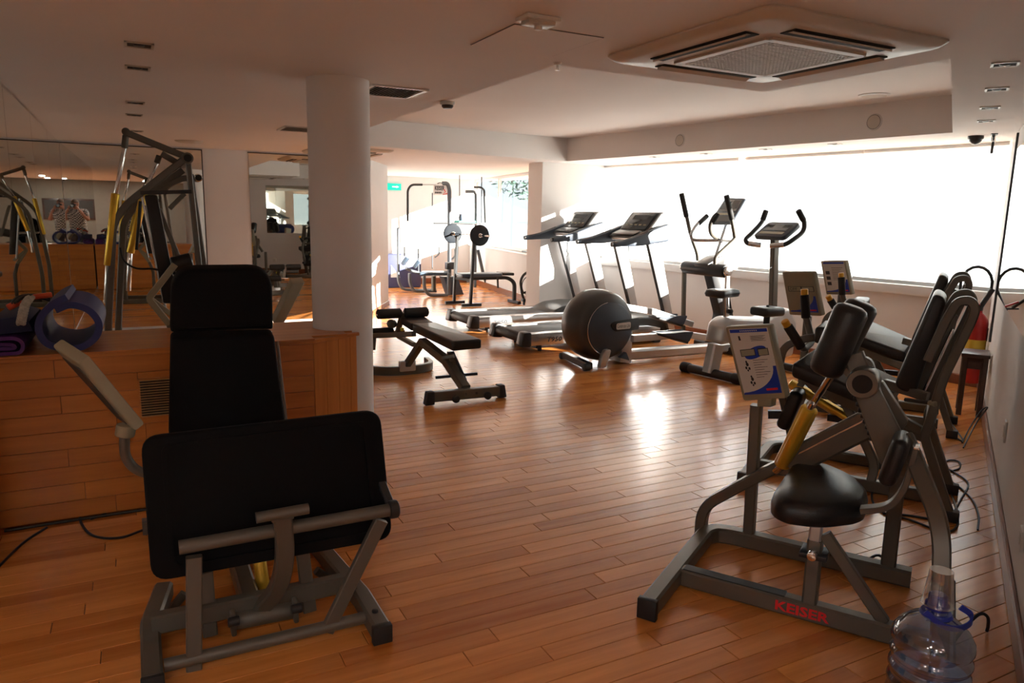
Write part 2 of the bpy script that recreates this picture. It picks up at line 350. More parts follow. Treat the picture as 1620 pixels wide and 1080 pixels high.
# ---- long window: sill, frame, glass, blinds
struct(MB().prism([ww(-.05, .26, SILL - .10), ww(WE, .26, SILL - .10), ww(WE, -.045, SILL - .10), ww(-.05, -.045, SILL - .10)], (0, 0, .10), bev=.006).build('trim_1', SILLW), 'deep white window sill under the blinds', 'sill')
GLASS = bpy.data.materials.new('window glass'); GLASS.use_nodes = True; _n = GLASS.node_tree; _n.nodes.clear()
_o = _n.nodes.new('ShaderNodeOutputMaterial'); _t = _n.nodes.new('ShaderNodeBsdfTransparent'); _g = _n.nodes.new('ShaderNodeBsdfGlossy'); _g.inputs['Roughness'].default_value = 0.02
_x = _n.nodes.new('ShaderNodeMixShader'); _x.inputs[0].default_value = 0.06; _n.links.new(_t.outputs[0], _x.inputs[1]); _n.links.new(_g.outputs[0], _x.inputs[2]); _n.links.new(_x.outputs[0], _o.inputs[0])
w1 = MB(); 
for s in (0.0, 1.38, 2.95, 4.3, 5.56): w1.bar([ww(s, .17, SILL), ww(s, .17, CZ)], .05, .05, WD)
w1.bar([ww(0, .17, SILL + .02), ww(5.56, .17, SILL + .02)], .05, .05, (0, 0, 1)); w1.bar([ww(0, .17, CZ - .025), ww(5.56, .17, CZ - .025)], .05, .05, (0, 0, 1))
w1 = struct(w1.build('window_1', SILVER), 'long aluminium framed window behind sheer blinds', 'window')
for a, b in ((0.03, 1.35), (1.41, 2.92), (2.98, 4.27), (4.33, 5.53)):
    MB().prism([ww(a, .168, SILL + .04), ww(b, .168, SILL + .04), ww(b, .168, CZ - .05), ww(a, .168, CZ - .05)], WN * .005).build('pane', GLASS, w1)
bm_ = bpy.data.materials.new('glowing blind fabric'); bm_.use_nodes = True; nt = bm_.node_tree; nt.nodes.clear()
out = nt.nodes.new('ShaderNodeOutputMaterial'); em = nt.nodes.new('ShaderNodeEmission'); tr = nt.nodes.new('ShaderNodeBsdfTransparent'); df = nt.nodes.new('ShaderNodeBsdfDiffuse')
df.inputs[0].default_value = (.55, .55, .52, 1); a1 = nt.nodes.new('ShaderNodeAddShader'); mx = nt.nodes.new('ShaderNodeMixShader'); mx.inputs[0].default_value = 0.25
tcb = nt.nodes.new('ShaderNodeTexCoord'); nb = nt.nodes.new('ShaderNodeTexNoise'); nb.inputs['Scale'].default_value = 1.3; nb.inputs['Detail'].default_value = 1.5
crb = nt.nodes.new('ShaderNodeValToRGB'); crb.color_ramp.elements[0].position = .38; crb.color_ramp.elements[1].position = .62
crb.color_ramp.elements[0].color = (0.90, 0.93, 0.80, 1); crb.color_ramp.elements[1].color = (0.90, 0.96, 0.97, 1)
nt.links.new(tcb.outputs['Object'], nb.inputs['Vector']); nt.links.new(nb.outputs['Fac'], crb.inputs[0]); nt.links.new(crb.outputs[0], em.inputs[0]); em.inputs[1].default_value = BLIND_GLOW  # the fabric emits by itself in place of transmitted daylight
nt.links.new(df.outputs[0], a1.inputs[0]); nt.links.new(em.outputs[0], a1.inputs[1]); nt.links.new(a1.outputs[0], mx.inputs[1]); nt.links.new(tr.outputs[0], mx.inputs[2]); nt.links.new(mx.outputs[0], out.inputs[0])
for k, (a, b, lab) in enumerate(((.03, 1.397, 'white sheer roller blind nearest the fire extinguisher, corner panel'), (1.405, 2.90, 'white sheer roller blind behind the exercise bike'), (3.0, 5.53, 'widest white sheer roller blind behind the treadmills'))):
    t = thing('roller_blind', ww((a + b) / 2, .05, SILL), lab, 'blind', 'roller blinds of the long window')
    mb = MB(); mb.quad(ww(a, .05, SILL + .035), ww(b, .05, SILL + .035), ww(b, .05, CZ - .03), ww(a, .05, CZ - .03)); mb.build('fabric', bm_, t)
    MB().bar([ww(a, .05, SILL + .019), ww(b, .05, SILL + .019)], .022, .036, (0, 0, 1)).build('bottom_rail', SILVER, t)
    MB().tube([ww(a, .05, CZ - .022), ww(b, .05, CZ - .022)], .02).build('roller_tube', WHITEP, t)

GLASS2 = GLASS.copy(); GLASS2.name = 'sun dimming glass'; [q for q in GLASS2.node_tree.nodes if q.type == 'BSDF_TRANSPARENT'][0].inputs[0].default_value = (.52, .53, .53, 1)  # grey tint added to these panes to dim the sun indoors
# ---- rear weights-area window (glass greyed to dim the sun, blown out outside)
struct(MB().prism([br(0, .2, .84), br(BL, .2, .84), br(BL, -.03, .84), br(0, -.03, .84)], (0, 0, .03), bev=.005).build('trim_2', SILLW), 'white sill of the rear clear window', 'sill')
w2 = MB()
for s in (0.1, 1.9, 3.75, 5.5): w2.bar([br(s, .12, .87), br(s, .12, CZ)], .06, .06, BD)
w2.bar([br(.1, .12, .9), br(5.5, .12, .9)], .06, .06, (0, 0, 1)); w2.bar([br(.1, .12, CZ - .03), br(5.5, .12, CZ - .03)], .06, .06, (0, 0, 1))
w2 = struct(w2.build('window_2', WHITEP), 'white framed clear window of the rear weights area', 'window')
for a, b in ((.14, 1.86), (1.94, 3.71), (3.79, 5.46)):
    MB().prism([br(a, .118, .93), br(b, .118, .93), br(b, .118, CZ - .06), br(a, .118, CZ - .06)], BN * .005).build('pane', GLASS2, w2)

# ---- right wall: tall mirror with grey edge strip, sockets
def on_rw(px, py, b=RW):
    d = ray(px, py); return CAM + d * (b / d.dot(B_))
sp = on_rw(1590, 375); sa = sp.dot(A_)
struct(MB().box(rw(sa, RW - .008, 1.42), (A_, B_, V(0, 0, 1)), (.05, .016, 1.72)).build('trim_3', DGREY), 'dark grey edge strip of the mirror on the right wall', 'trim')
MB().prism([rw(sa - .03, RW, .98), rw(3.25, RW, .98), rw(3.25, RW, 2.14), rw(sa - .03, RW, 2.14)], -B_ * .008).build('mirror_panel', MIRROR, wr, smooth_ang=20)

# ---- outside: pavement and a tree seen through the rear window
gm = mat('pale concrete paving', (0.5, 0.5, 0.47), 0.9, var=.1, vscale=1)
struct(MB().box((20, 8, -.45), AX, (24.5, 60, .1)).build('ground', gm), 'pale paving outside the windows', 'ground')
# ================================================================== CEILING FITTINGS
def cassette(cx, cy, size, label, ang=0.0):
    X, Y = V(math.cos(ang), math.sin(ang), 0), V(-math.sin(ang), math.cos(ang), 0); c = V(cx, cy, CZ - .001); h = size / 2; ax = (X, Y, V(0, 0, 1))
    def q(a, b, z): return c + X * a + Y * b + V(0, 0, z)
    t = thing('air_conditioner', c, label, 'air conditioner', 'ceiling cassette air conditioners')
    def ring(r, z, rad): return rounded_poly([q(-r, -r, z), q(r, -r, z), q(r, r, z), q(-r, r, z)], rad, 6)
    levels = [ring(h, 0, .07), ring(h, -.008, .07), ring(h * .965, -.024, .07), ring(h * .90, -.034, .06), ring(h * .56, -.040, .03)]
    mb = MB(); vs = [p for l in levels for p in l]; k = len(levels[0])
    mb.add(vs, [(i * k + j, i * k + (j + 1) % k, (i + 1) * k + (j + 1) % k, (i + 1) * k + j) for i in range(len(levels) - 1) for j in range(k)] + [tuple((len(levels) - 1) * k + j for j in range(k))])
    mb.build('panel', CREAM, t, smooth_ang=25)
    for k in range(4):
        a = k * math.pi / 2; d = X * math.cos(a) + Y * math.sin(a); e = V(-d.y, d.x, 0)
        cs = c + d * (h * .73) + V(0, 0, -.0365)
        s = MB().box(cs, (e, d, V(0, 0, 1)), (h * 1.12, h * .145, .010), bev=.003).build('slot_shade', HOLE_SHADE, t)  # solid dark box painted as the shade of an air slot
        MB().bar([cs + d * (h * .02) + e * (h * .54) - V(0, 0, .006), cs + d * (h * .02) - e * (h * .54) - V(0, 0, .006)], h * .075, .008, (d + V(0, 0, -.35)).normalized().cross(e)).build('louver', CREAM, s)
    g = h * .53
    MB().box(c + V(0, 0, -.041), ax, (g * 1.9, g * 1.9, .006)).build('grille_backing', HOLE_SHADE, t)
    mb = MB()
    for s in (-1, 1):
        mb.bar([q(s * g, -g, -.044), q(s * g, g, -.044)], .035, .012, (0, 0, 1)); mb.bar([q(-g, s * g, -.044), q(g, s * g, -.044)], .035, .012, (0, 0, 1))
    nb = 26
    for i in range(1, nb):
        w = -g + 2 * g * i / nb
        mb.box(q(w, 0, -.046), ax, (.0055, 2 * g, .006)); mb.box(q(0, w, -.0465), ax, (2 * g, .0055, .006))
    mb.build('intake_grille', CREAM, t)
    return t
cassette(2.565, 2.515, 1.05, 'large cream ceiling air conditioner cassette with square intake grille, nearest the camera')
cassette(2.45, 9.30, .95, 'distant ceiling air conditioner cassette beyond the round column')

def downlight(p, ax, sx, sy, label, grp, framed=True):
    t = thing('downlight', p, label, 'downlight', grp); X, Y, Z = ax; mb = MB(); w = .012
    for s in (-1, 1):
        mb.box(p + X * (s * (sx / 2 - w / 2)) - Z * .003, ax, (w, sy, .006)); mb.box(p + Y * (s * (sy / 2 - w / 2)) - Z * .003, ax, (sx, w, .006))
    mb.build('trim_ring', WHITEP if framed else CREAM, t)
    MB().box(p - Z * .0008, ax, (sx - 2 * w, sy - 2 * w, .0016)).build('recess_shade', HOLE_SHADE, t)  # flat dark plate imitates the shade of a recess
    MB().lathe(p - Z * .002, p - Z * .010, [(0, .024), (.6, .022), (1, .010)], 14).build('lamp', BLACKP, t)
for k, (px, py) in enumerate(((1590, 101), (1577, 140.5), (1566, 170), (1560, 191))):
    downlight(at_z(px, py, CZ), (A_, -B_, V(0, 0, 1)), .115, .115, ['square white framed downlight nearest the camera by the right wall', 'second square white framed downlight along the right wall', 'third square white framed downlight along the right wall', 'farthest square white framed downlight before the dome camera'][k], 'square downlights by the right wall')
for k, (px, py) in enumerate(((220, 70.8), (217.8, 107), (213.9, 162), (212, 181.5), (215.5, 207))):
    downlight(at_z(px, py, CZ), AX, .125, .125, ['dark square downlight nearest the camera over the wooden partition', 'second dark square downlight over the wooden partition', 'third dark square downlight towards the rear mirrors', 'fourth dark square downlight towards the rear mirrors', 'farthest dark square downlight above the tall gym machine'][k], 'dark downlights on the left', False)
for k, (px, py) in enumerate(((1035.5, 248), (1117, 242.8), (1211, 235.8), (1321, 227.5))):
    downlight(at_z(px, py, CZ), (WD, -WN, V(0, 0, 1)), .10, .10, ['small soffit downlight above the far treadmill', 'small soffit downlight above the elliptical trainer', 'small soffit downlight above the exercise bike', 'small soffit downlight near the corner blind'][k], 'small downlights in the window soffit')
# supply vents
def vent(cx, cy, sx, sy, label, nsl):
    c = V(cx, cy, CZ); t = thing('ceiling_vent', c, label, 'vent', 'ceiling supply vents'); mb = MB()
    for s in (-1, 1):
        mb.box(c + V(s * (sx / 2 - .012), 0, -.004), AX, (.024, sy, .010)); mb.box(c + V(0, s * (sy / 2 - .012), -.004), AX, (sx, .024, .010))
    mb.build('frame', WHITEP, t); MB().box(c + V(0, 0, -.001), AX, (sx - .04, sy - .04, .002)).build('duct_shade', HOLE_SHADE, t)  # dark sheet under the ceiling stands in for the shaded duct
    for i in range(nsl):
        x = -sx / 2 + .03 + (sx - .06) * (i + .5) / nsl
        MB().box(c + V(x, 0, -.006), (V(.8, 0, .6), V(0, 1, 0), V(-.6, 0, .8)), (.012, sy - .045, .0015)).build('slat', WHITEP, t)
vent(1.50, 4.60, .36, .40, 'rectangular ceiling vent with slats beside the round column', 14)
vp = at_z(475, 204, CZ); vent(vp.x, vp.y, .36, .40, 'farther ceiling vent half hidden behind the round column', 14)
# access hatch: frame joint line
hc = [at_z(743.6, 70.8, CZ), at_z(875, 88, CZ)]; hw = hc[1].x - hc[0].x; hy = (hc[0].y + hc[1].y) / 2
t = thing('access_hatch', V(hc[0].x + hw / 2, hy - hw / 2, CZ), 'flush square ceiling access hatch outlined by a thin dark joint', 'hatch')
MB().box(V(hc[0].x + hw / 2, hy - hw / 2, CZ - .0012), AX, (hw, hw, .002)).build('joint', DGREY, t); MB().box(V(hc[0].x + hw / 2, hy - hw / 2, CZ - .002), AX, (hw - .008, hw - .008, .003)).build('hatch_panel', CEIL, t)
# emergency light next to the hatch
p = at_z(852, 28, CZ); t = thing('emergency_light', p, 'small square clear ceiling emergency light near the access hatch', 'light')
MB().box(p - V(0, 0, .008), AX, (.15, .10, .016), bev=.004).build('base_plate', WHITEP, t); MB().box(p - V(0, 0, .022), AX, (.12, .07, .016), bev=.005).build('lens', LABELW, t); MB().cyl(p - V(0, 0, .028), p - V(0, 0, .045), .016).build('sensor', WHITEP, t)
# sprinkler and smoke detector
p = at_z(882, 99, CZ); t = thing('sprinkler', p, 'tiny ceiling sprinkler head at the near corner of the tray', 'sprinkler')
MB().lathe(p, p - V(0, 0, .012), [(0, .022), (1, .018)]).build('rosette', WHITEP, t); MB().cyl(p - V(0, 0, .01), p - V(0, 0, .035), .006).build('nozzle', CHROME, t); MB().cyl(p - V(0, 0, .034), p - V(0, 0, .037), .012).build('deflector', CHROME, t)
p = at_z(708, 161, CZ); t = thing('smoke_detector', p, 'round white smoke detector hanging at the tray edge', 'smoke detector')
MB().lathe(p, p - V(0, 0, .022), [(0, .05), (.8, .05), (1, .046)], 24).build('base', WHITEP, t); MB().lathe(p - V(0, 0, .022), p - V(0, 0, .045), [(0, .040), (.5, .040), (1, .028)], 24).build('sensor_head', CHARC, t)
# round grilles on the tray fascia, ceiling speaker
fa, fb = V(6.18, 3.914, 0), V(5.474, 8.955, 0); fd = (fb - fa).normalized(); fn = V(fd.y, -fd.x, 0)
for (px, py, lab) in ((1076, 222, 'round wall speaker on the tray fascia over the elliptical trainer'), (1383, 193, 'round wall speaker on the tray fascia near the corner')):
    d = ray(px, py); c = CAM + d * ((fa - CAM).dot(fn) / d.dot(fn)); t = thing('fascia_speaker', c, lab, 'speaker', 'round fascia speakers'); n = -fn
    MB().lathe(c, c + n * .010, [(0, .075), (.6, .075), (1, .070)], 32).build('rim', WHITEP, t); MB().lathe(c + n * .006, c + n * .014, [(0, .060), (.7, .060), (1, .054)], 32).build('grille', CREAM, t)
    MB().lathe(c + n * .0098, c + n * .0108, [(0, .064), (1, .064)], 32).build('gap_shade', DGREY, t)  # dark grey ring painted as the shadow between rim and grille
p = at_z(1383, 150, TZ); t = thing('ceiling_speaker', p, 'flat round white speaker in the raised tray ceiling', 'speaker')
MB().lathe(p, p - V(0, 0, .012), [(0, .125), (.6, .122), (1, .105)], 36).build('rim', WHITEP, t); MB().lathe(p - V(0, 0, .008), p - V(0, 0, .014), [(0, .10), (1, .098)], 36).build('grille', CREAM, t)
p = at_z(300, 223, CZ); tag(MB().lathe(p, p - V(0, 0, .02), [(0, .16), (.5, .15), (1, .12)], 36).build('ceiling_speaker', CREAM, base=p), 'flat round ceiling disc above the tall gym machine', 'speaker')
# dome camera + bracket by the corner
p = at_z(1544, 215, CZ); t = thing('dome_camera', p, 'black dome security camera under the soffit near the corner', 'camera')
MB().lathe(p, p - V(0, 0, .03), [(0, .062), (.7, .062), (1, .055)], 28).build('base', BLACKP, t)
MB().lathe(p - V(0, 0, .03), p - V(0, 0, .075), [(0, .05), (.3, .048), (.6, .039), (.85, .023), (1, .006)], 28).build('dome', SCREEN, t)
p = at_z(1573, 212, CZ); t = thing('wall_bracket', p, 'small chrome swivel bracket with a black rod beside the dome camera', 'bracket')
MB().box(p - V(0, 0, .004), (A_, B_, V(0, 0, 1)), (.13, .05, .008), bev=.002).build('plate', BLACKP, t)
MB().tube([p - V(0, 0, .008), p + A_ * -.02 - V(0, 0, .05), p + A_ * .05 - V(0, 0, .02)], .005).build('wire_clip', BLACKP, t)
q0 = p + A_ * .05 - V(0, 0, .008); MB().cyl(q0, q0 - V(0, 0, .055) - A_ * .01, .016).build('joint', CHROME, t); MB().cyl(q0 - V(0, 0, .05) - A_ * .012, q0 - V(0, 0, .14) + A_ * .055, .011).build('rod', BLACKP, t)
# exit sign in the rear weights area
t = thing('exit_sign', V(4.93, 15.18, 2.06), 'small green exit sign high on the sunlit far wall', 'sign')
GREENL = mat('green sign glow', (0.0, .45, .30), .4, emit=(0.0, .6, .45), estr=.15); WHITEL = mat('white sign glow', (.9, .9, .9), .4, emit=(.9, 1, .95), estr=.3)
MB().box((5.0, 15.175, 2.08), AX, (.30, .03, .14), bev=.006).build('case', GREENL, t)
MB().prism([(4.95, 15.158, 2.07), (5.04, 15.158, 2.07), (5.04, 15.158, 2.055), (5.10, 15.158, 2.08), (5.04, 15.158, 2.105), (5.04, 15.158, 2.09), (4.95, 15.158, 2.09)], (0, -.002, 0)).build('arrow', WHITEL, t)
# sockets and switch on the right wall
for (px, py, w, h, lab) in ((1592, 682, .075, .12, 'white wall socket on the right wall beyond the water bottle'), (1619, 852, .085, .085, 'wall socket on the right wall at the picture edge'), (1569, 575, .05, .14, 'slim switch box under the mirror strip on the right wall')):
    q = on_rw(px, py, RW); t = thing('wall_socket', q, lab, 'socket', 'sockets on the right wall')
    MB().box(q - B_ * .006, (A_, B_, V(0, 0, 1)), (w, .012, h), bev=.003).build('plate', WHITEP, t); MB().box(q - B_ * .013, (A_, B_, V(0, 0, 1)), (w * .5, .003, h * .5), bev=.001).build('insert', LABELW, t)

# ================================================================== WOODEN PARTITION
PH, PY0, PY1 = 0.85, 4.03, 4.68
part = thing('wooden_partition', V(.1, 4.3, 0), 'waist high bamboo clad partition running from the left wall to the column', 'partition')
foot = [V(LEFT_X + .06, PY0, 0), V(.855, PY0 + .012, 0), V(1.145, 4.215, 0), V(1.06, PY1, 0), V(LEFT_X + .06, PY1, 0)]
core = [V(LEFT_X + .062, PY0 + .014, .012), V(.85, PY0 + .026, .012), V(1.13, 4.222, .012), V(1.05, PY1 - .014, .012), V(LEFT_X + .062, PY1 - .014, .012)]
MB().prism(core, (0, 0, PH - .04)).build('core', SUBF, part, smooth_ang=20)
rows = 9; hb = (PH - .03 - .012) / rows
for (ya, sgn, xr) in ((PY0, -1, .850), (PY1, 1, 1.045)):
    for r in range(rows):
        z = .012 + (r + .5) * hb; x = LEFT_X + .062; first = True
        while x < xr - .02:
            L = (random.uniform(.25, 1.0) if first else 1.04); first = False; x2 = min(x + L, xr)
            if xr - x2 < .12: x2 = xr
            MB().box(((x + x2) / 2, ya + (.007 if sgn < 0 else -.007), z), AX, (x2 - x - .0015, .014, hb - .0016), bev=.0012, seg=1).build('board', PANEL, part); x = x2
ed = (foot[2] - foot[1]); el = ed.length; ed.normalize(); en = V(ed.y, -ed.x, 0); nb = 4; bwid = [.0945, .0945, .0945, el - .2835]; x = 0
for k in range(4):
    c = foot[1] + ed * (x + bwid[k] / 2) - en * .007 + V(0, 0, .012 + (PH - .045) / 2); MB().box(c, (ed, -en, V(0, 0, 1)), (bwid[k] - .002, .016, PH - .045), bev=.0012, seg=1).build('board', PANELV, part); x += bwid[k]
cap = [V(LEFT_X + .06, PY0 - .012, PH - .03), V(.858, PY0 - .002, PH - .03), V(1.16, 4.205, PH - .03), V(1.075, PY1 + .012, PH - .03), V(LEFT_X + .06, PY1 + .012, PH - .03)]
ledge = MB().prism(cap, (0, 0, .020), bev=.003).build('ledge', PANEL, part, smooth_ang=20)
for k in range(7):
    ya, yb = PY0 - .012 + k * .0965, min(PY0 - .012 + (k + 1) * .0965 - .0012, PY1 + .012)
    xr = .858 if k == 0 else min(.858 + (ya + .05 - PY0) * 1.55, 1.13 - k * .006)
    MB().box(((LEFT_X + .062 + xr) / 2, (ya + yb) / 2, PH - .005), AX, (xr - LEFT_X - .062, yb - ya, .010), bev=.0012, seg=1).build('ledge_board', PANEL, ledge)
# vent grille in the partition
gv = Frame(0, PY0, 1, 0); ga, gb = gv.P(219, 601, -.004), gv.P(278, 656, -.004)
g = MB()
w, h = .19, ga.z - gb.z
gc = V(ga.x + w / 2, PY0 - .004, (ga.z + gb.z) / 2)
for s in (-1, 1): g.box(gc + V(s * w / 2, 0, 0), AX, (.010, .012, h + .01)); g.box(gc + V(0, 0, s * h / 2), AX, (w + .01, .012, .010))
g = g.build('vent_grille', PANEL, part)
MB().box(gc + V(0, .002, 0), AX, (w, .003, h)).build('vent_backing', HOLE_SHADE, g)  # dark sheet stands in for the shade behind the slats
for i in range(15): MB().box(gc + V(0, -.002, -h / 2 + h * (i + .5) / 15), (V(1, 0, 0), V(0, .8, -.6), V(0, .6, .8)), (w, .012, .003)).build('slat', BRASS, g)

# things on the partition: blue mat roll, purple mat, rope, bands
MATB = mat('blue foam mat', (0.018, 0.026, 0.14), .6, bump=.1, bscale=200); MATP = mat('purple foam mat', (.09, .012, .16), .6, bump=.1, bscale=200)
NAVY = mat('dark navy foam mat', (.012, .018, .07), .65, bump=.1, bscale=200); ROPE = mat('beige rope', (.50, .45, .37), .8, var=.2, vscale=60, bump=.4, bscale=150)
ORNG = mat('orange rubber', (.62, .07, .02), .45); BLK2 = mat('black tubing', (.01, .01, .01), .45); TEAL = mat('blue mat', (.02, .10, .25), .6)
def roll(cx, cz, y0, y1, pts, th, m, name, label, cat, loc):
    # open spiral strip seen end-on: pts are (x,z) centre line
    mb = MB(); P = smooth([V(cx + a, 0, cz + b) for a, b in pts], 10); n = len(P); out = []; inn = []
    for i in range(n):
        tg = (P[min(i + 1, n - 1)] - P[max(i - 1, 0)]).normalized(); nr = V(-tg.z, 0, tg.x); out.append(P[i] + nr * th / 2); inn.append(P[i] - nr * th / 2)
    vs = [];
    for p, q in zip(out, inn): vs += [V(p.x, y0, p.z), V(p.x, y1, p.z), V(q.x, y1, q.z), V(q.x, y0, q.z)]
    fs = []
    for i in range(n - 1):
        a, b = i * 4, i * 4 + 4
        for j in range(4): fs.append((a + j, a + (j + 1) % 4, b + (j + 1) % 4, b + j))
    fs += [(0, 1, 2, 3), tuple((n - 1) * 4 + j for j in (3, 2, 1, 0))]
    mb.add(vs, fs); return tag(mb.build(name, m, base=loc), label, cat)
mp = Frame(0, 4.10, 1, 0)
def XZ(px, py): p = mp.P(px, py); return (p.x, p.z - PH)
ring = [XZ(*q) for q in ((106, 468), (86, 478), (66, 498), (62, 520), (74, 540), (100, 548), (130, 546), (152, 530), (156, 508), (140, 488), (112, 480), (88, 488))]
zmin = min(b for a, b in ring) - .014
ring = [(a, b - zmin + .002) for a, b in ring]
roll(0, PH, 4.08, 4.62, ring, .032, MATB, 'exercise_mat', 'open rolled blue exercise mat lying on the wooden partition', 'exercise mat', V(-.35, 4.3, PH))
pr = [XZ(*q) for q in ((-30, 536), (0, 533), (26, 532), (38, 540), (34, 553), (8, 556), (-30, 558), (-44, 548), (-36, 540), (0, 541), (22, 542), (24, 547), (0, 548), (-20, 549))]
zmin = min(b for a, b in pr) - .011; pr = [(max(a, LEFT_X + .08), b - zmin) for a, b in pr]
roll(0, PH, 4.04, 4.6, pr, .016, MATP, 'exercise_mat', 'folded purple exercise mat at the front left of the partition', 'exercise mat', V(-.6, 4.3, PH))
base_z = PH + max(b for a, b in pr) + .010
mb = MB(); mb.prism([V(x, 4.10, z) for x, z in ((-.62, base_z), (-.62, base_z + .075), (-.53, base_z + .085), (-.47, base_z + .06), (-.455, base_z + .01))], (0, .5, 0), bev=.012)
tag(mb.build('exercise_mat', NAVY, base=V(-.5, 4.3, base_z)), 'dark navy folded mat under the rope and bands', 'exercise mat')
c0 = mp.P(40, 478, -.0); pts = [mp.P(48, 470, -.01), mp.P(40, 482, -.04), mp.P(36, 497, -.045), mp.P(33, 512, -.035)]
mb = MB(); P = smooth(pts, 14); 
for k in range(3):
    Q = [p + V(math.cos(i * .55 + k * 2.09), math.sin(i * .55 + k * 2.09), 0) * .011 for i, p in enumerate(P)]; mb.tube(Q, .011, seg=8)
tag(mb.build('rope', ROPE, base=V(-.5, 4.1, base_z + .08)), 'twisted beige rope end hanging over the stacked mats', 'rope')
t = thing('resistance_band', V(-.5, 4.15, base_z + .085), 'orange and black resistance band bundle on the stacked mats', 'resistance band')
mb = MB()
for k in range(4): mb.tube(smooth([mp.P(14 + k * 4, 484 - k * 2, .06 - k * .02), mp.P(28 + k * 5, 470 - k, .03), mp.P(52 + k * 5, 466 + k * 2, .05), mp.P(78, 471 + k * 1.5, .08)], 8), .006, seg=7)
mb.build('tubing', BLK2, t)
for (a, b, r) in (((12, 487), (34, 476), .016), ((50, 470), (82, 466), .013), ((20, 480), (46, 478), .012)): MB().cyl(mp.P(*a, .04), mp.P(*b, .06), r).build('handle', ORNG, t)
# floor cables beside the partition
def cable(name, pts, r, label, m=None, n=10): 
    b = Vector(pts[0]); return tag(MB().tube(smooth(pts, n), r, seg=7).build(name, m or CABLE, base=b), label, 'cable')
def fz(px, py, z=.006): return at_z(px, py, z)
cable('power_cable', [V(LEFT_X + .08, PY0 - .025, .008), V(-.4, PY0 - .018, .008), V(0, PY0 - .02, .008), V(.3, PY0 - .03, .008)], .007, 'black cable lying along the foot of the wooden partition')
cable('power_cable', [fz(232, 836), fz(190, 850), fz(150, 848), fz(130, 830), fz(128, 812), fz(145, 797), fz(166, 800), fz(166, 812), fz(145, 820), fz(150, 818, .02)], .006, 'looped black cable on the floor beside the leg press')
cable('power_cable', [fz(74, 834), fz(40, 856), fz(12, 882), fz(-20, 915)], .006, 'black cable leaving the partition towards the left picture edge')
# ================================================================== LEG PRESS (foreground left)
UPZ = V(0, 0, 1)
def padbox(c, X, Y, Z, sx, sy, sz, bev, name, m, parent, seg=4): return MB().box(c, (X, Y, Z), (sx, sy, sz), bev=bev, seg=seg).build(name, m, parent)
def slab(pts, ext, rad, bev, name, m, parent, n=6, seg=3): return MB().prism(rounded_poly(pts, rad, n), ext, bev=bev, seg=seg).build(name, m, parent)
f = Frame(0, 2.48, 1, 0); P = f.P
lp = thing('leg_press', V(.34, 2.9, 0), 'black padded leg press machine seen from behind its wide foot plate', 'leg press')
# base
MB().tube([V(.0, 2.47, .045), V(.69, 2.47, .045)], .022, seg=14).build('front_cross_tube', FRAME, lp)
MB().bar([V(-.03, 2.66, .10), V(.70, 2.66, .10)], .05, .07, UPZ).build('cross_beam', FRAME, lp)
MB().bar([V(-.035, 2.40, .035), V(-.035, 2.62, .035), V(-.035, 2.68, .075), V(.02, 2.95, .075)], .065, .065, UPZ, fil=.06).build('side_rail', FRAME, lp)
MB().box((-.035, 2.395, .032), AX, (.07, .02, .064), bev=.004).build('rail_cap', RUBBER, lp)
MB().bar([V(.715, 2.36, .04), V(.715, 2.62, .04), V(.64, 3.35, .04)], .065, .07, UPZ).build('side_rail', FRAME, lp)
MB().box((.715, 2.355, .035), AX, (.072, .03, .07), bev=.004).build('rail_cap', RUBBER, lp)
MB().cyl((.715, 2.44, .074), (.715, 2.44, .084), .012).build('bolt', RUBBER, lp)
MB().bar([V(.31, 2.66, .06), V(.31, 3.75, .06)], .07, .08, UPZ).build('centre_beam', FRAME, lp)
MB().bar([V(-.05, 3.72, .035), V(.70, 3.72, .035)], .06, .07, UPZ).build('rear_foot_bar', FRAME, lp)
# front frame
tl, tr = P(283, 866, -.02), P(617, 806, -.02)
MB().tube([tl, tr], .024, seg=14).build('top_cross_tube', FRAME, lp)
for (a, b) in (((307, 880), (307, 1058)), ((603, 822), (517, 998))):
    MB().bar([P(*a, -.02), P(*b, -.01)], .05, .028, (0, 1, 0)).build('upright', FRAME, lp)
for (a, b) in (((325, 905), (333, 1004)), ((478, 868), (490, 966))):
    MB().bar([P(*a, .20), P(*b, .18)], .05, .028, (0, 1, 0)).build('inner_upright', FRAME, lp)
MB().bar([tr + V(.012, .02, 0), tr + V(-.02, .16, .15)], .022, .03, (1, 0, 0)).build('plate_stay', BLACKP, lp)
MB().cyl(tr + V(-.005, 0, 0), tr + V(.03, 0, 0), .034).build('end_cap', RUBBER, lp)
# foot plate
c = [P(222, 692, .10), P(602, 648, .10), P(622, 852, .03), P(240, 922, .03)]
nrm = (c[1] - c[0]).cross(c[3] - c[0]).normalized()
if nrm.y < 0: nrm = -nrm
plate = slab(c, nrm * .045, .06, .010, 'foot_plate', PADM, lp)
def inset(k):
    m = sum(c, V(0, 0, 0)) / 4; return [m + (p - m) * k for p in c]
o1, i1 = rounded_poly(inset(.86), .03), rounded_poly(inset(.82), .03)
n = len(o1); mb = MB(); mb.add(o1 + i1 + [p - nrm * .010 for p in o1] + [p - nrm * .010 for p in i1], [(j, (j + 1) % n, n * 2 + (j + 1) % n, n * 2 + j) for j in range(n)] + [(n + j, n + (j + 1) % n, n * 3 + (j + 1) % n, n * 3 + j) for j in range(n)] + [(n * 2 + j, n * 2 + (j + 1) % n, n * 3 + (j + 1) % n, n * 3 + j) for j in range(n)])
mb.build('stiffening_rim', PADM, plate)
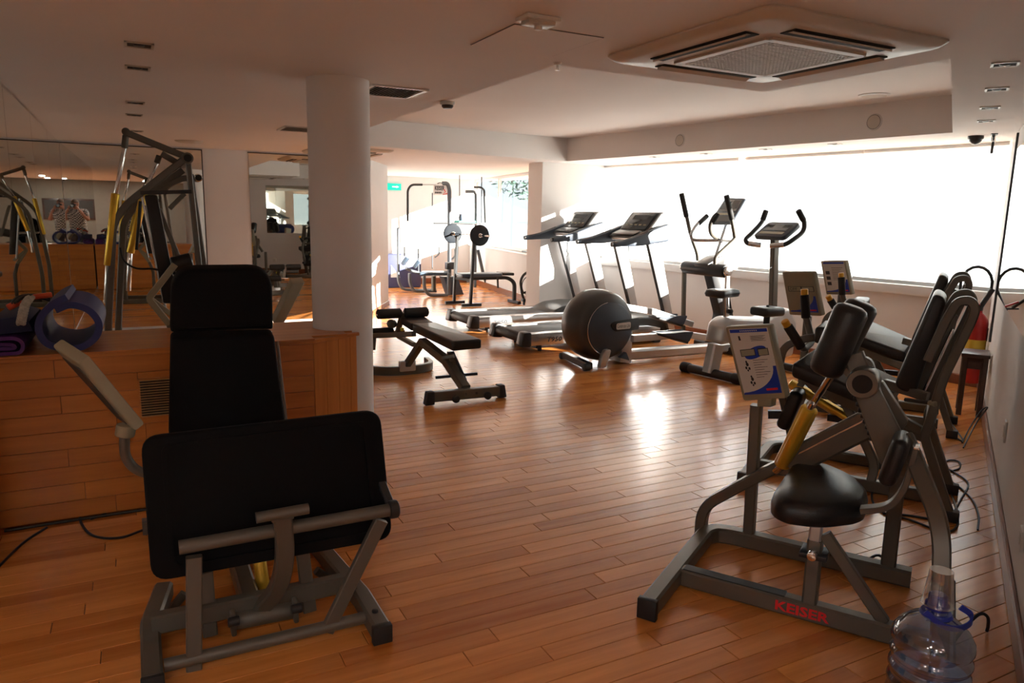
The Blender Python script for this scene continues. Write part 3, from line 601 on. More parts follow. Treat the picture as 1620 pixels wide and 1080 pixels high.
# plate arm and pivot
MB().tube([P(405, 819, -.055), P(488, 804, -.055)], .019, seg=14).build('bracket_tube', FRAME, lp)
MB().bar([P(446, 812, -.045), P(452, 880, .0), P(440, 935, .10), P(398, 975, .20)], .062, .045, (0, 1, .2), fil=.10, n=8).build('plate_arm', FRAME, lp)
MB().box(P(446, 814, -.05), AX, (.075, .03, .035), bev=.004).build('arm_clamp', FRAME, lp)
MB().cyl(P(365, 982, .16), P(468, 962, .16), .035, seg=20).build('pivot_tube', FRAME, lp)
for q in ((368, 978), (466, 958)):
    p = P(*q, .15); MB().box(p - V(0, 0, .01), AX, (.018, .07, .09), bev=.006).build('pivot_lug', FRAME, lp); MB().cyl(p + V(-.02, -.04, .01), p + V(.02, -.04, .01), .018).build('bolt', BLACKP, lp)
MB().cyl(P(405, 855, .42), P(420, 945, .34), .026).build('air_cylinder', GOLD, lp)
MB().cyl(P(402, 838, .43), P(405, 858, .42), .010).build('piston_rod', CHROME, lp)
for (a, b) in (((238, 988), (292, 976)), ((503, 932), (552, 916))): MB().cyl(P(*a, .42), P(*b, .42), .020).build('hand_grip', RUBBER, lp)
for (a, b) in (((262, 975), (292, 938)), ((500, 902), (545, 930))): MB().bar([P(*a, .44), P(*b, .44)], .03, .03, (0, 1, 0)).build('grip_bracket', FRAME, lp)
# seat
def cushion(front, ext, rad, bev, name): return slab(front, ext, rad, bev, name, PADM, lp)
tiltv = V(0, .085, .02)
hd = [P(270, 527, .86), P(433, 522, .86), P(431, 425, .93), P(272, 427, .93)]
mb = MB().prism(rounded_poly(hd, .012, 3)[:8] + rounded_poly(hd, .10, 8)[18:], tiltv, bev=.018, seg=3); mb.build('headrest', PADM, lp)
cushion([P(268, 700, .72), P(455, 690, .72), P(434, 530, .84), P(271, 535, .84)], tiltv, .02, .016, 'back_pad')
MB().bar([P(276, 531, .91), P(430, 527, .91)], .02, .035, (0, 1, 0)).build('headrest_bracket', ALU, lp)
for q in (0, 1):
    a, b = (P(276, 545, .92), P(276, 700, .80)) if q == 0 else (P(438, 540, .92), P(455, 690, .80)); MB().bar([a, b], .012, .03, (0, 1, 0)).build('back_frame', FRAME, lp)
MB().bar([V(.31, 3.50, .10), V(.31, 3.62, .55), V(.31, 3.55, .95)], .06, .05, (0, 1, 0), fil=.1).build('seat_post', FRAME, lp)
padbox(V(.31, 3.16, .42), V(1, 0, 0), V(0, .97, .1), V(0, -.1, .97), .44, .40, .08, .025, 'seat', PADM, lp)
MB().bar([V(.31, 3.14, .10), V(.31, 3.18, .39)], .06, .05, (0, 1, 0)).build('seat_support', FRAME, lp)
# console on a bent arm
e1 = P(220, 676, .42) - P(131, 569, .42); w = P(76, 556, .42) - P(123, 574, .42) + V(0, .12, 0); th = P(141, 562, .42) - P(124, 575, .42)
c0 = P(124, 575, .42); con = MB().prism([c0, c0 + e1, c0 + e1 + w * .62, c0 + w], th, bev=.008).build('console', BEIGE, lp)
MB().prism([c0 + e1 * .12 + w * .2 - th * .01, c0 + e1 * .93 + w * .15 - th * .01, c0 + e1 * .93 + w * .5 - th * .01, c0 + e1 * .12 + w * .85 - th * .01], -th * .06).build('rear_cover', CHARC, con)
MB().cyl(P(200, 671, .46), P(197, 690, .46), .034).build('console_socket', BEIGE, con)
MB().tube([P(197, 684, .46), P(197, 722, .46), P(215, 745, .46), P(250, 752, .46), P(300, 752, .50)], .018, fil=.09, seg=12).build('console_arm', FRAME, lp)

# ================================================================== KEISER STATION (foreground right)
k = Frame(0, 0, A_.x, A_.y); S, P, W = k.S, k.P, k.W     # u along the wall, v away from it
k1 = thing('strength_machine', W(3.0, .35, 0), 'grey strength machine with single black seat and red lettered base beam in the right foreground', 'strength machine', 'air strength machines along the right wall')
UA = A_
MB().bar([W(2.53, .87, .045), W(3.30, .87, .045), W(3.36, .84, .045), W(3.38, .76, .045), W(3.38, .0, .045)], .07, .075, UPZ, fil=.10).build('base_rail', FRAME, k1)
MB().box(W(2.525, .87, .042), (k.u, k.v, UPZ), (.03, .078, .084), bev=.004).build('rail_cap', RUBBER, k1)
beam = MB().bar([W(2.86, .84, .045), W(2.86, -.15, .045)], .06, .075, UPZ).build('base_beam', FRAME, k1)
MB().bar([W(2.86, .83, .0845), W(2.86, .42, .0845)], .05, .004, UPZ).build('tread_strip', RUBBER, beam)
bc = S(1267, 983, 2.83); bc = W(2.8295, bc.dot(k.v), .045)
text('KEISER', bc, -k.v, UPZ, .042, REDP, beam, 'base_lettering', width=.20, bold=.03)
# seat post, brace, seat
v0 = .33
MB().bar([W(2.86, v0, .08), W(2.86, v0, .34)], .055, .055, k.v).build('seat_post', FRAME, k1)
MB().bar([W(2.86, v0 + .002, .30), W(2.86, v0 + .002, .42)], .044, .044, k.v).build('inner_post', SILVER, k1)
MB().cyl(W(2.82, v0, .30), W(2.78, v0, .30), .018).build('adjust_knob', CHROME, k1)
MB().box(W(2.86, v0, .285), (k.u, k.v, UPZ), (.10, .10, .02), bev=.004).build('height_collar', BLACKP, k1)
MB().bar([W(2.86, v0 - .03, .37), W(2.86, v0 - .26, .08)], .045, .03, k.u).build('seat_brace', FRAME, k1)
# saddle-like seat: outline lofted
def loft(rings, cap=True):
    mb = MB(); n = len(rings[0]); vs = [p for r in rings for p in r]
    fs = [(i * n + j, i * n + (j + 1) % n, (i + 1) * n + (j + 1) % n, (i + 1) * n + j) for i in range(len(rings) - 1) for j in range(n)]
    if cap: fs += [tuple(reversed(range(n))), tuple((len(rings) - 1) * n + j for j in range(n))]
    return mb.add(vs, fs)
outl = [at_z(px, py, .495) for px, py in ((1257, 726), (1300, 727), (1350, 748), (1376, 774), (1368, 796), (1300, 803), (1236, 795), (1219, 780))]
oc = sum(outl, V(0, 0, 0)) / len(outl)
def seat_ring(sc, z, dome=0.0): return [V(oc.x + (p.x - oc.x) * sc, oc.y + (p.y - oc.y) * sc, z) for p in outl]
R_ = lambda pts: rounded_poly(pts, .05, 4)
seat = loft([R_(seat_ring(.92, .405)), R_(seat_ring(1.0, .418)), R_(seat_ring(1.01, .455)), R_(seat_ring(.97, .485)), R_(seat_ring(.85, .500)), R_(seat_ring(.45, .512))]).build('seat', PAD, k1, smooth_ang=60)
MB().box(V(oc.x, oc.y, .398), (k.u, k.v, UPZ), (.18, .18, .015)).build('seat_plate', FRAME, k1)
# side arch and thick pivot beam
MB().bar([S(1108, 852, 3.36), S(1112, 800, 3.36), S(1190, 757, 3.34), S(1260, 722, 3.32)], .05, .065, k.u, fil=.12).build('side_arch', FRAME, k1)
MB().bar([S(1250, 732, 3.30), S(1420, 646, 3.22)], .07, .115, (S(1250, 700, 3.3) - S(1250, 732, 3.3))).build('pivot_beam', FRAME, k1)
MB().bar([S(1256, 721, 3.262), S(1383, 657, 3.196)], .003, .006, UPZ).build('beam_edge_strip', ALU, k1)
# console
def console(pts4, depth, parent, post, plabel, face=True, mirror_d=False, lcd='', scale=1.0, m_face=None):
    a, b, c_, d_ = pts4                       # top-left, top-right, bottom-right, bottom-left of the face
    nr = (b - a).cross(d_ - a).normalized();
    if nr.dot(CAM - a) < 0: nr = -nr
    con = MB().prism(rounded_poly([a, b, c_, d_], .012, 3), -nr * depth, bev=.006).build('console', BEIGE, parent)
    def F(x, y, h=.0012): return a + (b - a) * x + (d_ - a) * y + ((c_ - b) - (d_ - a)) * (x * y) + nr * h
    def poly(pts, m, name, h=.0012): 
        mb = MB(); q = [F(x, y, h) for x, y in pts]; mb.add(q, [tuple(range(len(q)))]); return mb.build(name, m, con)
    W_, H_ = (b - a).length, (d_ - a).length
    poly([(.07, .03), (.95, .03), (.95, .92), (.07, .92)], LABELW if m_face is None else m_face, 'label_face', .0008)
    ang = [math.radians(q) for q in range(0, 95, 9)]
    poly([(.95, .55)] + [(.95, .92), (.07, .92), (.07, .90)] + [(.10 + .78 * math.sin(t), .62 + .27 * math.cos(t) - .07 * (1 - math.cos(t))) for t in ang], LABELB, 'blue_corner', .0012)
    return con, F, poly, W_, H_, nr
q4 = [S(1147, 517, 3.36), S(1217, 514, 3.30), S(1243, 630, 3.30), S(1176, 634, 3.36)]
con, FF, poly, W_, H_, nr = console(q4, .05, k1, None, '')
poly([(.09, .04), (.93, .04), (.93, .085), (.09, .085)], LABELB, 'title_bar', .0016)
xr, dn = (q4[1] - q4[0]).normalized(), -(q4[3] - q4[0]).normalized()
for i in range(9): poly([(.32 + i * .045, .055), (.345 + i * .045, .055), (.345 + i * .045, .072), (.32 + i * .045, .072)], LABELW, 'title_print', .002)
ov = [(.56 + .26 * math.cos(t) - .0, .36 - .075 * math.sin(t) - .05 * math.cos(t)) for t in [i * math.pi / 12 for i in range(24)]]
poly(ov, LABELB, 'blue_oval', .0016)
for (x0, x1) in ((.22, .56), (.62, .86)):
    poly([(x0, .315 if x0 < .5 else .305), (x1, .305), (x1, .40), (x0, .41)], INK, 'lcd_border', .0019); poly([(x0 + .015, .322), (x1 - .015, .314), (x1 - .015, .392), (x0 + .015, .402)], LCD, 'lcd', .0023)
for i in range(7): poly([(.52 + (i % 2) * .02, .135 + i * .011), (.86 - (i % 3) * .03, .133 + i * .011), (.86 - (i % 3) * .03, .137 + i * .011), (.52 + (i % 2) * .02, .139 + i * .011)], INK, 'print_line', .0016)
for i in range(8): poly([(.46, .46 + i * .033), (.80 - (i * 37 % 5) * .04, .455 + i * .033), (.80 - (i * 37 % 5) * .04, .461 + i * .033), (.46, .466 + i * .033)], INK, 'print_line', .0016)
for (cx, cy) in ((.30, .53), (.34, .73)):
    for j, (dx, dy, r) in enumerate(((0, -.05, .022), (.01, -.015, .034), (-.03, .03, .026), (.04, .04, .026), (.0, .065, .020))):
        poly([(cx + dx + r * math.cos(t), cy + dy + r * .8 * math.sin(t)) for t in [i * math.pi / 4 for i in range(8)]], INK, 'figure_print', .0016)
poly([(.25, .13), (.29, .13), (.30, .19), (.25, .19)], INK, 'figure_print', .0016)
poly([(.62, .85), (.88, .845), (.88, .875), (.62, .88)], REDP, 'red_print', .002)
MB().box(FF(.5, 1.0) - nr * .03 - V(0, 0, .012), (xr, xr.cross(UPZ), UPZ), (.07, .05, .05), bev=.005).build('console_mount', BEIGE, k1)
MB().bar([S(1197, 640, 3.37), S(1184, 862, 3.38)], .055, .05, k.v).build('console_post', FRAME, k1)
# air cylinders
for (du, r) in ((0, .036), (-.055, .026)):
    p0, p1 = S(1237, 735, 3.30 + du), S(1281, 646, 3.20 + du); MB().cyl(p0, p1, r, seg=22).build('air_cylinder', GOLD, k1)
    MB().lathe(p1, p1 + (p1 - p0).normalized() * .03, [(0, r * .55), (1, r * .5)], 16).build('cylinder_cap', CHROME, k1)
MB().cyl(S(1281, 646, 3.20), S(1328, 575, 3.08), .014).build('piston_rod', CHROME, k1)
MB().cyl(S(1237, 735, 3.28), S(1226, 745, 3.30), .016).build('cylinder_foot', CHROME, k1)
# roller pads on lever
for (du, a, b) in ((0, (1303, 592), (1350, 484)), (.16, (1322, 565), (1366, 478))): MB().lathe(S(*a, 3.05 + du), S(*b, 3.05 + du), [(0, .038), (.03, .055), (.09, .064), (.91, .064), (.97, .055), (1, .038)], 24).build('roller_pad', PAD, k1)
MB().bar([S(1336, 590, 3.12), S(1372, 565, 3.12), S(1392, 640, 3.10)], .035, .045, k.u, fil=.04).build('roller_bracket', FRAME, k1)
MB().bar([S(1350, 560, 3.11), S(1383, 640, 3.10)], .05, .075, k.v).build('lever_arm', FRAME, k1)
# pivot hub and lower plates
pc = S(1365, 606, 3.02); MB().lathe(pc - k.u * .02, pc + k.u * .10, [(0, .054), (.1, .058), (.9, .058), (1, .054)], 28).build('pivot_hub', FRAME, k1); MB().lathe(pc - k.u * .022, pc + k.u * .0, [(0, .036), (1, .036)], 24).build('bore_shade', HOLE_SHADE, k1)  # dark disc on the hub imitates a shaded bore
slab([S(1348, 612, 3.06), S(1384, 602, 3.06), S(1440, 712, 3.06), S(1420, 742, 3.06), S(1392, 735, 3.06)], k.u * .035, .02, .004, 'pivot_plate', FRAME, k1)
slab([S(1380, 606, 3.16), S(1396, 604, 3.16), S(1437, 668, 3.16), S(1412, 700, 3.16)], k.u * .05, .01, .004, 'rear_plate', FRAME, k1)
for i in range(9):
    p = S(1352 + i * 3.6, 622 + i * 9.0, 3.10); MB().cyl(p - k.v * .012, p + k.v * .012, .010, seg=8).build('ratchet_tooth', BLACKP, k1)
# back rest pad on flat bent arm
MB().bar([S(1362, 806, 2.92), S(1408, 802, 2.92), S(1432, 772, 2.92), S(1450, 704, 2.92)], .055, .022, k.u.cross(UPZ), fil=.10, n=8).build('backrest_arm', FRAME, k1)
MB().box(S(1450, 706, 2.92), (k.u, k.v, UPZ), (.06, .02, .010), bev=.002).build('arm_end_plate', ALU, k1)
p0, p1 = S(1403, 758, 2.93), S(1430, 690, 2.93); ax = (p1 - p0).normalized(); sd = k.u; fw = ax.cross(sd).normalized()
MB().box((p0 + p1) / 2, (sd, fw, ax), (.19, .062, (p1 - p0).length * 1.05), bev=.03, seg=5).build('backrest_pad', PAD, k1)
# rear legs
MB().bar([S(1432, 690, 2.98), S(1491, 832, 2.78), W(2.60, -.115, .05)], .058, .045, k.u, fil=.10, n=8).build('rear_leg', FRAME, k1)
MB().bar([W(2.50, -.13, .04), W(3.40, -.13, .04)], .065, .07, UPZ).build('rear_foot_rail', FRAME, k1)
MB().bar([S(1423, 735, 3.38), S(1404, 905, 3.38)], .06, .05, k.u).build('far_leg', FRAME, k1)
for (a, b) in (((1418, 690), (1428, 745)),): MB().bar([S(*a, 3.2), S(*b, 3.3)], .05, .05, k.v).build('leg_joint', FRAME, k1)

# ================================================================== WATER BOTTLE with cup
wb_ = W(2.36, -.075, 0)
WATERP = bpy.data.materials.new('clear blue plastic'); WATERP.use_nodes = True; nt = WATERP.node_tree; nt.nodes.clear()
o = nt.nodes.new('ShaderNodeOutputMaterial'); g = nt.nodes.new('ShaderNodeBsdfGlossy'); g.inputs['Roughness'].default_value = .08; t_ = nt.nodes.new('ShaderNodeBsdfTransparent'); t_.inputs[0].default_value = (.50, .68, .93, 1)
lw = nt.nodes.new('ShaderNodeLayerWeight'); lw.inputs[0].default_value = .35; mr = nt.nodes.new('ShaderNodeMapRange'); mr.inputs['To Min'].default_value = .20; mr.inputs['To Max'].default_value = .75
nt.links.new(lw.outputs['Facing'], mr.inputs['Value']); mx = nt.nodes.new('ShaderNodeMixShader'); nt.links.new(mr.outputs[0], mx.inputs[0]); nt.links.new(t_.outputs[0], mx.inputs[1]); nt.links.new(g.outputs[0], mx.inputs[2]); nt.links.new(mx.outputs[0], o.inputs[0])
CLEARP = WATERP.copy(); CLEARP.name = 'clear cup plastic'; [nd for nd in CLEARP.node_tree.nodes if nd.type == 'BSDF_TRANSPARENT'][0].inputs[0].default_value = (.93, .92, .9, 1)
WATER = WATERP.copy(); WATER.name = 'water'; [nd for nd in WATER.node_tree.nodes if nd.type == 'BSDF_TRANSPARENT'][0].inputs[0].default_value = (.70, .78, .88, 1)
BLUEC = mat('blue cap plastic', (.012, .03, .30), .35)
bt = thing('water_bottle', wb_, 'large ribbed clear water bottle with blue handle and an upturned cup on top', 'water bottle')
prof = [(.0, .095), (.01, .105)]
for i in range(30): prof.append((.03 + i * .0092, .107 + .0055 * math.sin(i * 1.25)))
prof += [(.315, .112), (.335, .110), (.36, .096), (.385, .070), (.40, .045), (.41, .031), (.435, .029)]
Hb = prof[-1][0]
MB().lathe(wb_, wb_ + UPZ * Hb, [(z / Hb, r) for z, r in prof], 40).build('bottle_body', WATERP, bt, smooth_ang=60)
wl_ = .22; pw = [(z, r - .004) for z, r in prof if z < wl_] + [(wl_, .105)]
MB().lathe(wb_ + UPZ * .004, wb_ + UPZ * wl_, [(z / wl_, r) for z, r in pw], 40).build('water', WATER, bt, smooth_ang=60)
MB().lathe(wb_ + UPZ * .425, wb_ + UPZ * .470, [(0, .033), (.3, .033), (.35, .026), (.9, .025), (1, .020)], 24).build('cap', BLUEC, bt)
hd = [wb_ + UPZ * .415 + RI * a + UPZ * b + V(-RI.y, RI.x, 0) * -c_ for a, b, c_ in ((-.045, .01, .02), (-.01, -.018, .045), (.04, -.03, .045), (.085, -.022, .03), (.095, -.005, .01), (.07, .012, .0))]
MB().bar(smooth(hd, 8), .006, .018, UPZ).build('carry_handle', BLUEC, bt)
MB().lathe(wb_ + UPZ * .405, wb_ + UPZ * .415, [(0, .045), (1, .040)], 24).build('neck_ring', BLUEC, bt)
cu = thing('plastic_cup', wb_ + UPZ * .432, 'clear plastic cup upturned over the water bottle cap', 'cup')
mb = MB().lathe(wb_ + UPZ * .436, wb_ + UPZ * .545, [(0, .043), (.02, .0455), (.05, .043), (.9, .032), (1, .031)], 28); mb.build('cup_wall', CLEARP, cu)
# ================================================================== TWO SEATED STATIONS along the right wall (same model, 1.75 m apart)
def station(du, label, plain):
    off = A_ * du
    def S_(px, py, u): return k.S(px, py, u) + off
    def W_(u, v, z): return k.W(u, v, z) + off
    t = thing('strength_machine', W_(4.6, .35, 0), label, 'strength machine', 'air strength machines along the right wall')
    # base
    MB().bar([W_(4.22, .91, .04), W_(4.90, .91, .04), W_(4.97, .88, .04), W_(5.0, .80, .04), W_(5.0, -.05, .04)], .065, .07, UPZ, fil=.09).build('base_rail', FRAME, t)
    MB().box(W_(4.215, .91, .038), (k.u, k.v, UPZ), (.03, .072, .076), bev=.004).build('rail_cap', RUBBER, t)
    MB().bar([W_(4.52, .88, .04), W_(4.52, -.05, .04)], .055, .07, UPZ).build('base_beam', FRAME, t)
    for u in (4.3, 4.76):     # rear frames with looped tops
        pts = [S_(1504, 822, u) if u < 4.5 else W_(u, -.145, .03)]
        prof = [(.02, .44), (.005, .50), (-.035, .76), (-.125, 1.07), (-.135, 1.13), (-.11, 1.17), (-.055, 1.16), (-.015, 1.06), (.045, .84)]
        pts = [W_(u, -.145, .02)] + [W_(u, a, b) for a, b in prof]
        MB().bar(pts, .045, .05, k.u, fil=.035, n=5).build('rear_frame', FRAME, t)
        MB().box(W_(u, -.145, .03), (k.u, k.v, UPZ), (.055, .075, .06), bev=.005).build('foot_cap', RUBBER, t)
    MB().bar([W_(4.28, -.125, 1.12), W_(4.78, -.125, 1.12)], .03, .03, UPZ).build('top_tie', FRAME, t)
    MB().bar([W_(4.28, .0, .50), W_(4.78, .0, .50)], .05, .05, UPZ).build('middle_tie', FRAME, t)
    # seat
    cs = [S_(1252, 574, 4.44), S_(1405, 634, 4.44), S_(1427, 600, 4.86), S_(1302, 541, 4.90)]
    slab(cs, (0, 0, -.085), .03, .02, 'seat', PAD, t)
    MB().bar([S_(1290, 612, 4.6), S_(1462, 690, 4.36)], .05, .06, UPZ).build('seat_rail', FRAME, t)
    MB().bar([S_(1400, 606, 4.5), S_(1468, 628, 4.42)], .045, .05, UPZ).build('slide_rail', FRAME, t)
    MB().bar([S_(1405, 652, 4.40), S_(1462, 684, 4.34)], .04, .05, UPZ).build('side_link', FRAME, t)
    lv = MB().cyl(S_(1432, 632, 4.38), S_(1478, 638, 4.28), .011).build('adjust_lever', BLACKP, t); MB().cyl(S_(1470, 637, 4.30), S_(1481, 639, 4.27), .014).build('lever_tip', BEIGE, lv)
    MB().bar([S_(1322, 610, 4.62), S_(1352, 665, 4.58), S_(1385, 735, 4.54), W_(4.52, .26, .06)], .05, .045, k.u, fil=.1).build('front_leg', FRAME, t)
    MB().bar([S_(1275, 598, 4.7), S_(1305, 625, 4.7), S_(1330, 618, 4.66)], .06, .035, k.u, fil=.03).build('seat_bracket', FRAME, t)
    # back rest
    bp = [S_(1413, 612, 4.43), S_(1478, 463, 4.43), S_(1499, 474, 4.43), S_(1447, 628, 4.43)]
    mb = MB().prism(rounded_poly(bp, .045, 6), k.u * .40, bev=.02, seg=3); mb.build('backrest', PAD, t)
    slab([S_(1447, 620, 4.56), S_(1498, 490, 4.56), S_(1516, 500, 4.56), S_(1490, 600, 4.56), S_(1468, 640, 4.56)], k.u * .012, .01, .002, 'back_support_plate', FRAME, t)
    MB().cyl(S_(1462, 618, 4.50), S_(1508, 520, 4.50), .009).build('adjust_rod', CHROME, t)
    # front lever with grips
    MB().bar([S_(1262, 745, 4.66), S_(1246, 660, 4.62), S_(1229, 592, 4.58), S_(1240, 548, 4.58), S_(1268, 536, 4.60), S_(1300, 532, 4.64)], .045, .04, k.u, fil=.07).build('lever_arm', FRAME, t)
    g1 = MB().cyl(S_(1268, 550, 4.56), S_(1246, 515, 4.52), .028).build('hand_grip', FOAM, t); MB().cyl(S_(1247, 517, 4.52), S_(1241, 507, 4.50), .023).build('grip_cap', YELLOW, g1)
    g2 = MB().cyl(S_(1275, 503, 4.86), S_(1273, 466, 4.86), .028).build('hand_grip', FOAM, t); MB().cyl(S_(1273, 468, 4.86), S_(1272.5, 457, 4.86), .022).build('grip_cap', YELLOW, g2)
    MB().tube([S_(1266, 547, 4.56), S_(1272, 552, 4.62), S_(1285, 540, 4.80), S_(1280, 520, 4.86), S_(1275, 500, 4.86)], .022, fil=.05).build('grip_tube', FRAME, t)
    pc_ = S_(1304, 531, 4.55); MB().box(pc_ + k.u * .17, (k.u, k.v, UPZ), (.36, .11, .10), bev=.02, seg=3).build('thigh_pad', PAD, t)
    c1 = S_(1250, 648, 4.62); MB().box(c1 + k.u * .10, (k.u, (k.v + V(0, 0, .3)).normalized(), (UPZ - k.v * .3).normalized()), (.30, .085, .26), bev=.035, seg=4).build('calf_pad', PAD, t)
    MB().bar([S_(1215, 655, 4.60), S_(1240, 655, 4.62)], .05, .05, UPZ).build('calf_pad_bracket', BLACKP, t)
    MB().bar([S_(1245, 640, 4.72), S_(1300, 560, 4.78)], .04, .035, k.u).build('calf_arm', FRAME, t)
    # air cylinders
    for d_, r in ((0, .032), (-.05, .024)):
        MB().cyl(S_(1250, 606, 4.80 + d_), S_(1346, 664, 4.74 + d_), r).build('air_cylinder', GOLD, t)
    MB().bar([S_(1310, 660, 4.74), S_(1390, 672, 4.70)], .035, .04, UPZ).build('cylinder_mount', BLACKP, t)
    # console on post
    q4 = [S_(1237, 430, 5.42), S_(1285, 430, 5.30), S_(1299, 500, 5.30), S_(1249, 498, 5.42)]
    con, FF, poly, W2, H2, nr = console(q4, .05, t, None, '', m_face=(BEIGE if plain else None))
    xr, dn = (q4[1] - q4[0]).normalized(), -(q4[3] - q4[0]).normalized()
    if plain:
        poly([(.12, .33), (.95, .33), (.95, .45), (.12, .45)], INK, 'lcd_border', .0016); poly([(.14, .34), (.53, .34), (.53, .44), (.14, .44)], LCD, 'lcd', .002); poly([(.57, .34), (.93, .34), (.93, .44), (.57, .44)], LCD, 'lcd', .002)
        text('OFF', FF(.30, .39), xr, dn, H2 * .07, INK, con, 'lcd_digits', width=W2 * .24, depth=.003)
    else:
        poly([(.09, .04), (.93, .04), (.93, .09), (.09, .09)], LABELB, 'title_bar', .0016)
        for i in range(8): poly([(.40, .2 + i * .05), (.85 - (i % 3) * .07, .2 + i * .05), (.85 - (i % 3) * .07, .21 + i * .05), (.40, .21 + i * .05)], INK, 'print_line', .0016)
        for i in range(3): poly([(.14, .3 + i * .16), (.30, .3 + i * .16), (.30, .4 + i * .16), (.14, .4 + i * .16)], INK, 'figure_print', .0016)
    poly([(.64, .86), (.90, .855), (.90, .885), (.64, .89)], REDP, 'red_print', .002)
    cb = FF(.5, 1.02) - nr * .03; MB().bar([cb, V(cb.x, cb.y, .03)], .05, .05, k.u).build('console_post', FRAME, t)
    MB().bar([V(cb.x, cb.y, .04), W_(5.0, .80, .04)], .055, .06, UPZ).build('post_foot', FRAME, t)
    return t
station(0.0, 'grey seated strength machine with yellow tipped grips, second from the camera by the right wall', True)
station(1.75, 'farthest grey seated strength machine, beside the fire extinguisher and the corner blind', False)
# ================================================================== TREADMILLS (same model, 1.4 m apart)
g = Frame(0, 0, 1, 0)
XA, YA = V(1, 0, 0), V(0, 1, 0)
def treadmill(dy, label):
    off = V(0, dy, 0)
    def P(px, py, y): return g.P(px, py, y) + off
    def Q(x, y, z): return V(x, y + dy, z)
    t = thing('treadmill', Q(4.9, 7.48, 0), label, 'treadmill', 'treadmills facing the window')
    YN, YF = 7.05, 7.90
    # deck
    MB().box(Q(4.75, 7.475, .17), AX, (1.78, .62, .05), bev=.01).build('deck', DGREY, t)
    MB().box(Q(4.72, 7.475, .205), AX, (1.74, .52, .012), bev=.004).build('running_belt', RUBBER, t)
    MB().lathe(Q(3.87, 7.17, .165), Q(3.87, 7.80, .165), [(0, .055), (.02, .06), (.98, .06), (1, .055)], 20).build('rear_roller', RUBBER, t)
    for (ya, yb) in ((YN, YN + .13), (YF - .13, YF)):
        pr_ = [Q(3.90, ya, .085), Q(5.75, ya, .10), Q(5.75, ya, .20), Q(5.55, ya, .235), Q(3.90, ya, .225)]
        r = MB().prism(pr_, (0, yb - ya, 0), bev=.012).build('side_rail', ALU, t)
        MB().prism(rounded_poly([Q(3.78, ya - .004, .085), Q(3.92, ya - .004, .07), Q(3.92, ya - .004, .245), Q(3.82, ya - .004, .245)], .03), (0, yb - ya + .008, 0), bev=.012).build('rail_end_cap', BLACKP, r)
        if ya == YN: text('T950', Q(4.22, ya, .15), XA, UPZ, .055, INK, r, 'model_lettering', width=.20, bold=.02, shear=.15)
    MB().bar([Q(4.1, 7.2, .05), Q(4.1, 7.75, .05)], .07, .06, UPZ).build('rear_foot_bar', DGREY, t)
    for y in (7.18, 7.77): MB().cyl(Q(4.1, y, 0), Q(4.1, y, .05), .025).build('foot', RUBBER, t)
    MB().bar([Q(5.75, 7.1, .05), Q(5.75, 7.85, .05)], .10, .09, UPZ).build('front_foot_bar', DGREY, t)
    # motor hood
    hp = [(5.05, .19), (5.12, .25), (5.28, .31), (5.55, .33), (5.85, .31), (6.02, .24), (6.04, .10), (5.4, .10)]
    MB().prism(rounded_poly([Q(a, 7.17, b) for a, b in hp], .04, 4), (0, .62, 0), bev=.03, seg=3).build('motor_hood', CHARC, t)
    # uprights: broad silver panels with dark front edge
    for y in (7.09, 7.80):
        pl = [Q(5.535, y, 1.24), Q(5.70, y, 1.24), Q(6.02, y, .14), Q(5.92, y, .14)]
        u = MB().prism(pl, (0, .05, 0), bev=.006).build('upright', SILVER, t)
        MB().bar([Q(5.528, y + .025, 1.24), Q(5.914, y + .025, .14)], .052, .022, XA).build('upright_edge', DGREY, u)
    # arms and console
    for (y, w) in ((7.04, .09), (7.80, .09)):
        arm = [Q(4.99, y, 1.195), Q(5.40, y, 1.21), Q(5.80, y, 1.265), Q(5.80, y, 1.475), Q(5.62, y, 1.425), Q(5.40, y, 1.345), Q(5.20, y, 1.285), Q(5.0, y, 1.245)]
        MB().prism(rounded_poly(arm, .03, 4), (0, w, 0), bev=.015, seg=3).build('console_arm', BLUEBL, t)
        MB().tube([Q(4.98, y + w / 2, 1.222), Q(5.22, y + w / 2, 1.262), Q(5.5, y + w / 2, 1.36)], .030, fil=.1).build('hand_rail', BLACKP, t)
    shell = [(5.46, 1.26), (5.40, 1.31), (5.56, 1.375), (5.75, 1.605), (5.80, 1.615), (5.87, 1.55), (5.85, 1.27)]
    MB().prism(rounded_poly([Q(a, 7.17, b) for a, b in shell], .02, 3), (0, .60, 0), bev=.025, seg=3).build('console_shell', CHARC, t)
    sn = V(-.77, 0, .64).normalized(); su = V(.64, 0, .77).normalized(); scn = Q(5.655, 7.47, 1.49) + sn * .008
    s_ = MB().box(scn, (YA, su, sn), (.50, .27, .010), bev=.004).build('display', SCREEN, t)
    MB().box(scn + sn * .006 + su * .06, (YA, su, sn), (.30, .07, .004)).build('display_window', INK, s_)
    for j in range(5): MB().box(scn + sn * .006 - su * .06 + YA * (.18 - j * .09), (YA, su, sn), (.05, .02, .004)).build('button', LCD, s_)
    kn = V(-.38, 0, .92).normalized(); MB().box(Q(5.47, 7.47, 1.345) + kn * .012, (YA, V(.92, 0, .38), kn), (.46, .13, .012), bev=.004).build('keypad', BLACKP, t)
    MB().tube([Q(5.44, 7.20, 1.28), Q(5.44, 7.72, 1.28)], .02).build('heart_rate_bar', ALU, t)
    MB().tube([Q(5.24, 7.10, 1.22), Q(5.24, 7.10, 1.06)], .005, seg=6).build('safety_cord', BLACKP, t)
    MB().tube([Q(5.24, 7.10, 1.06) + V(.022 * math.sin(a), 0, -.03 + .03 * math.cos(a)) for a in [i * math.pi / 8 for i in range(16)]], .004, seg=6, closed=True).build('cord_loop', CHROME, t)
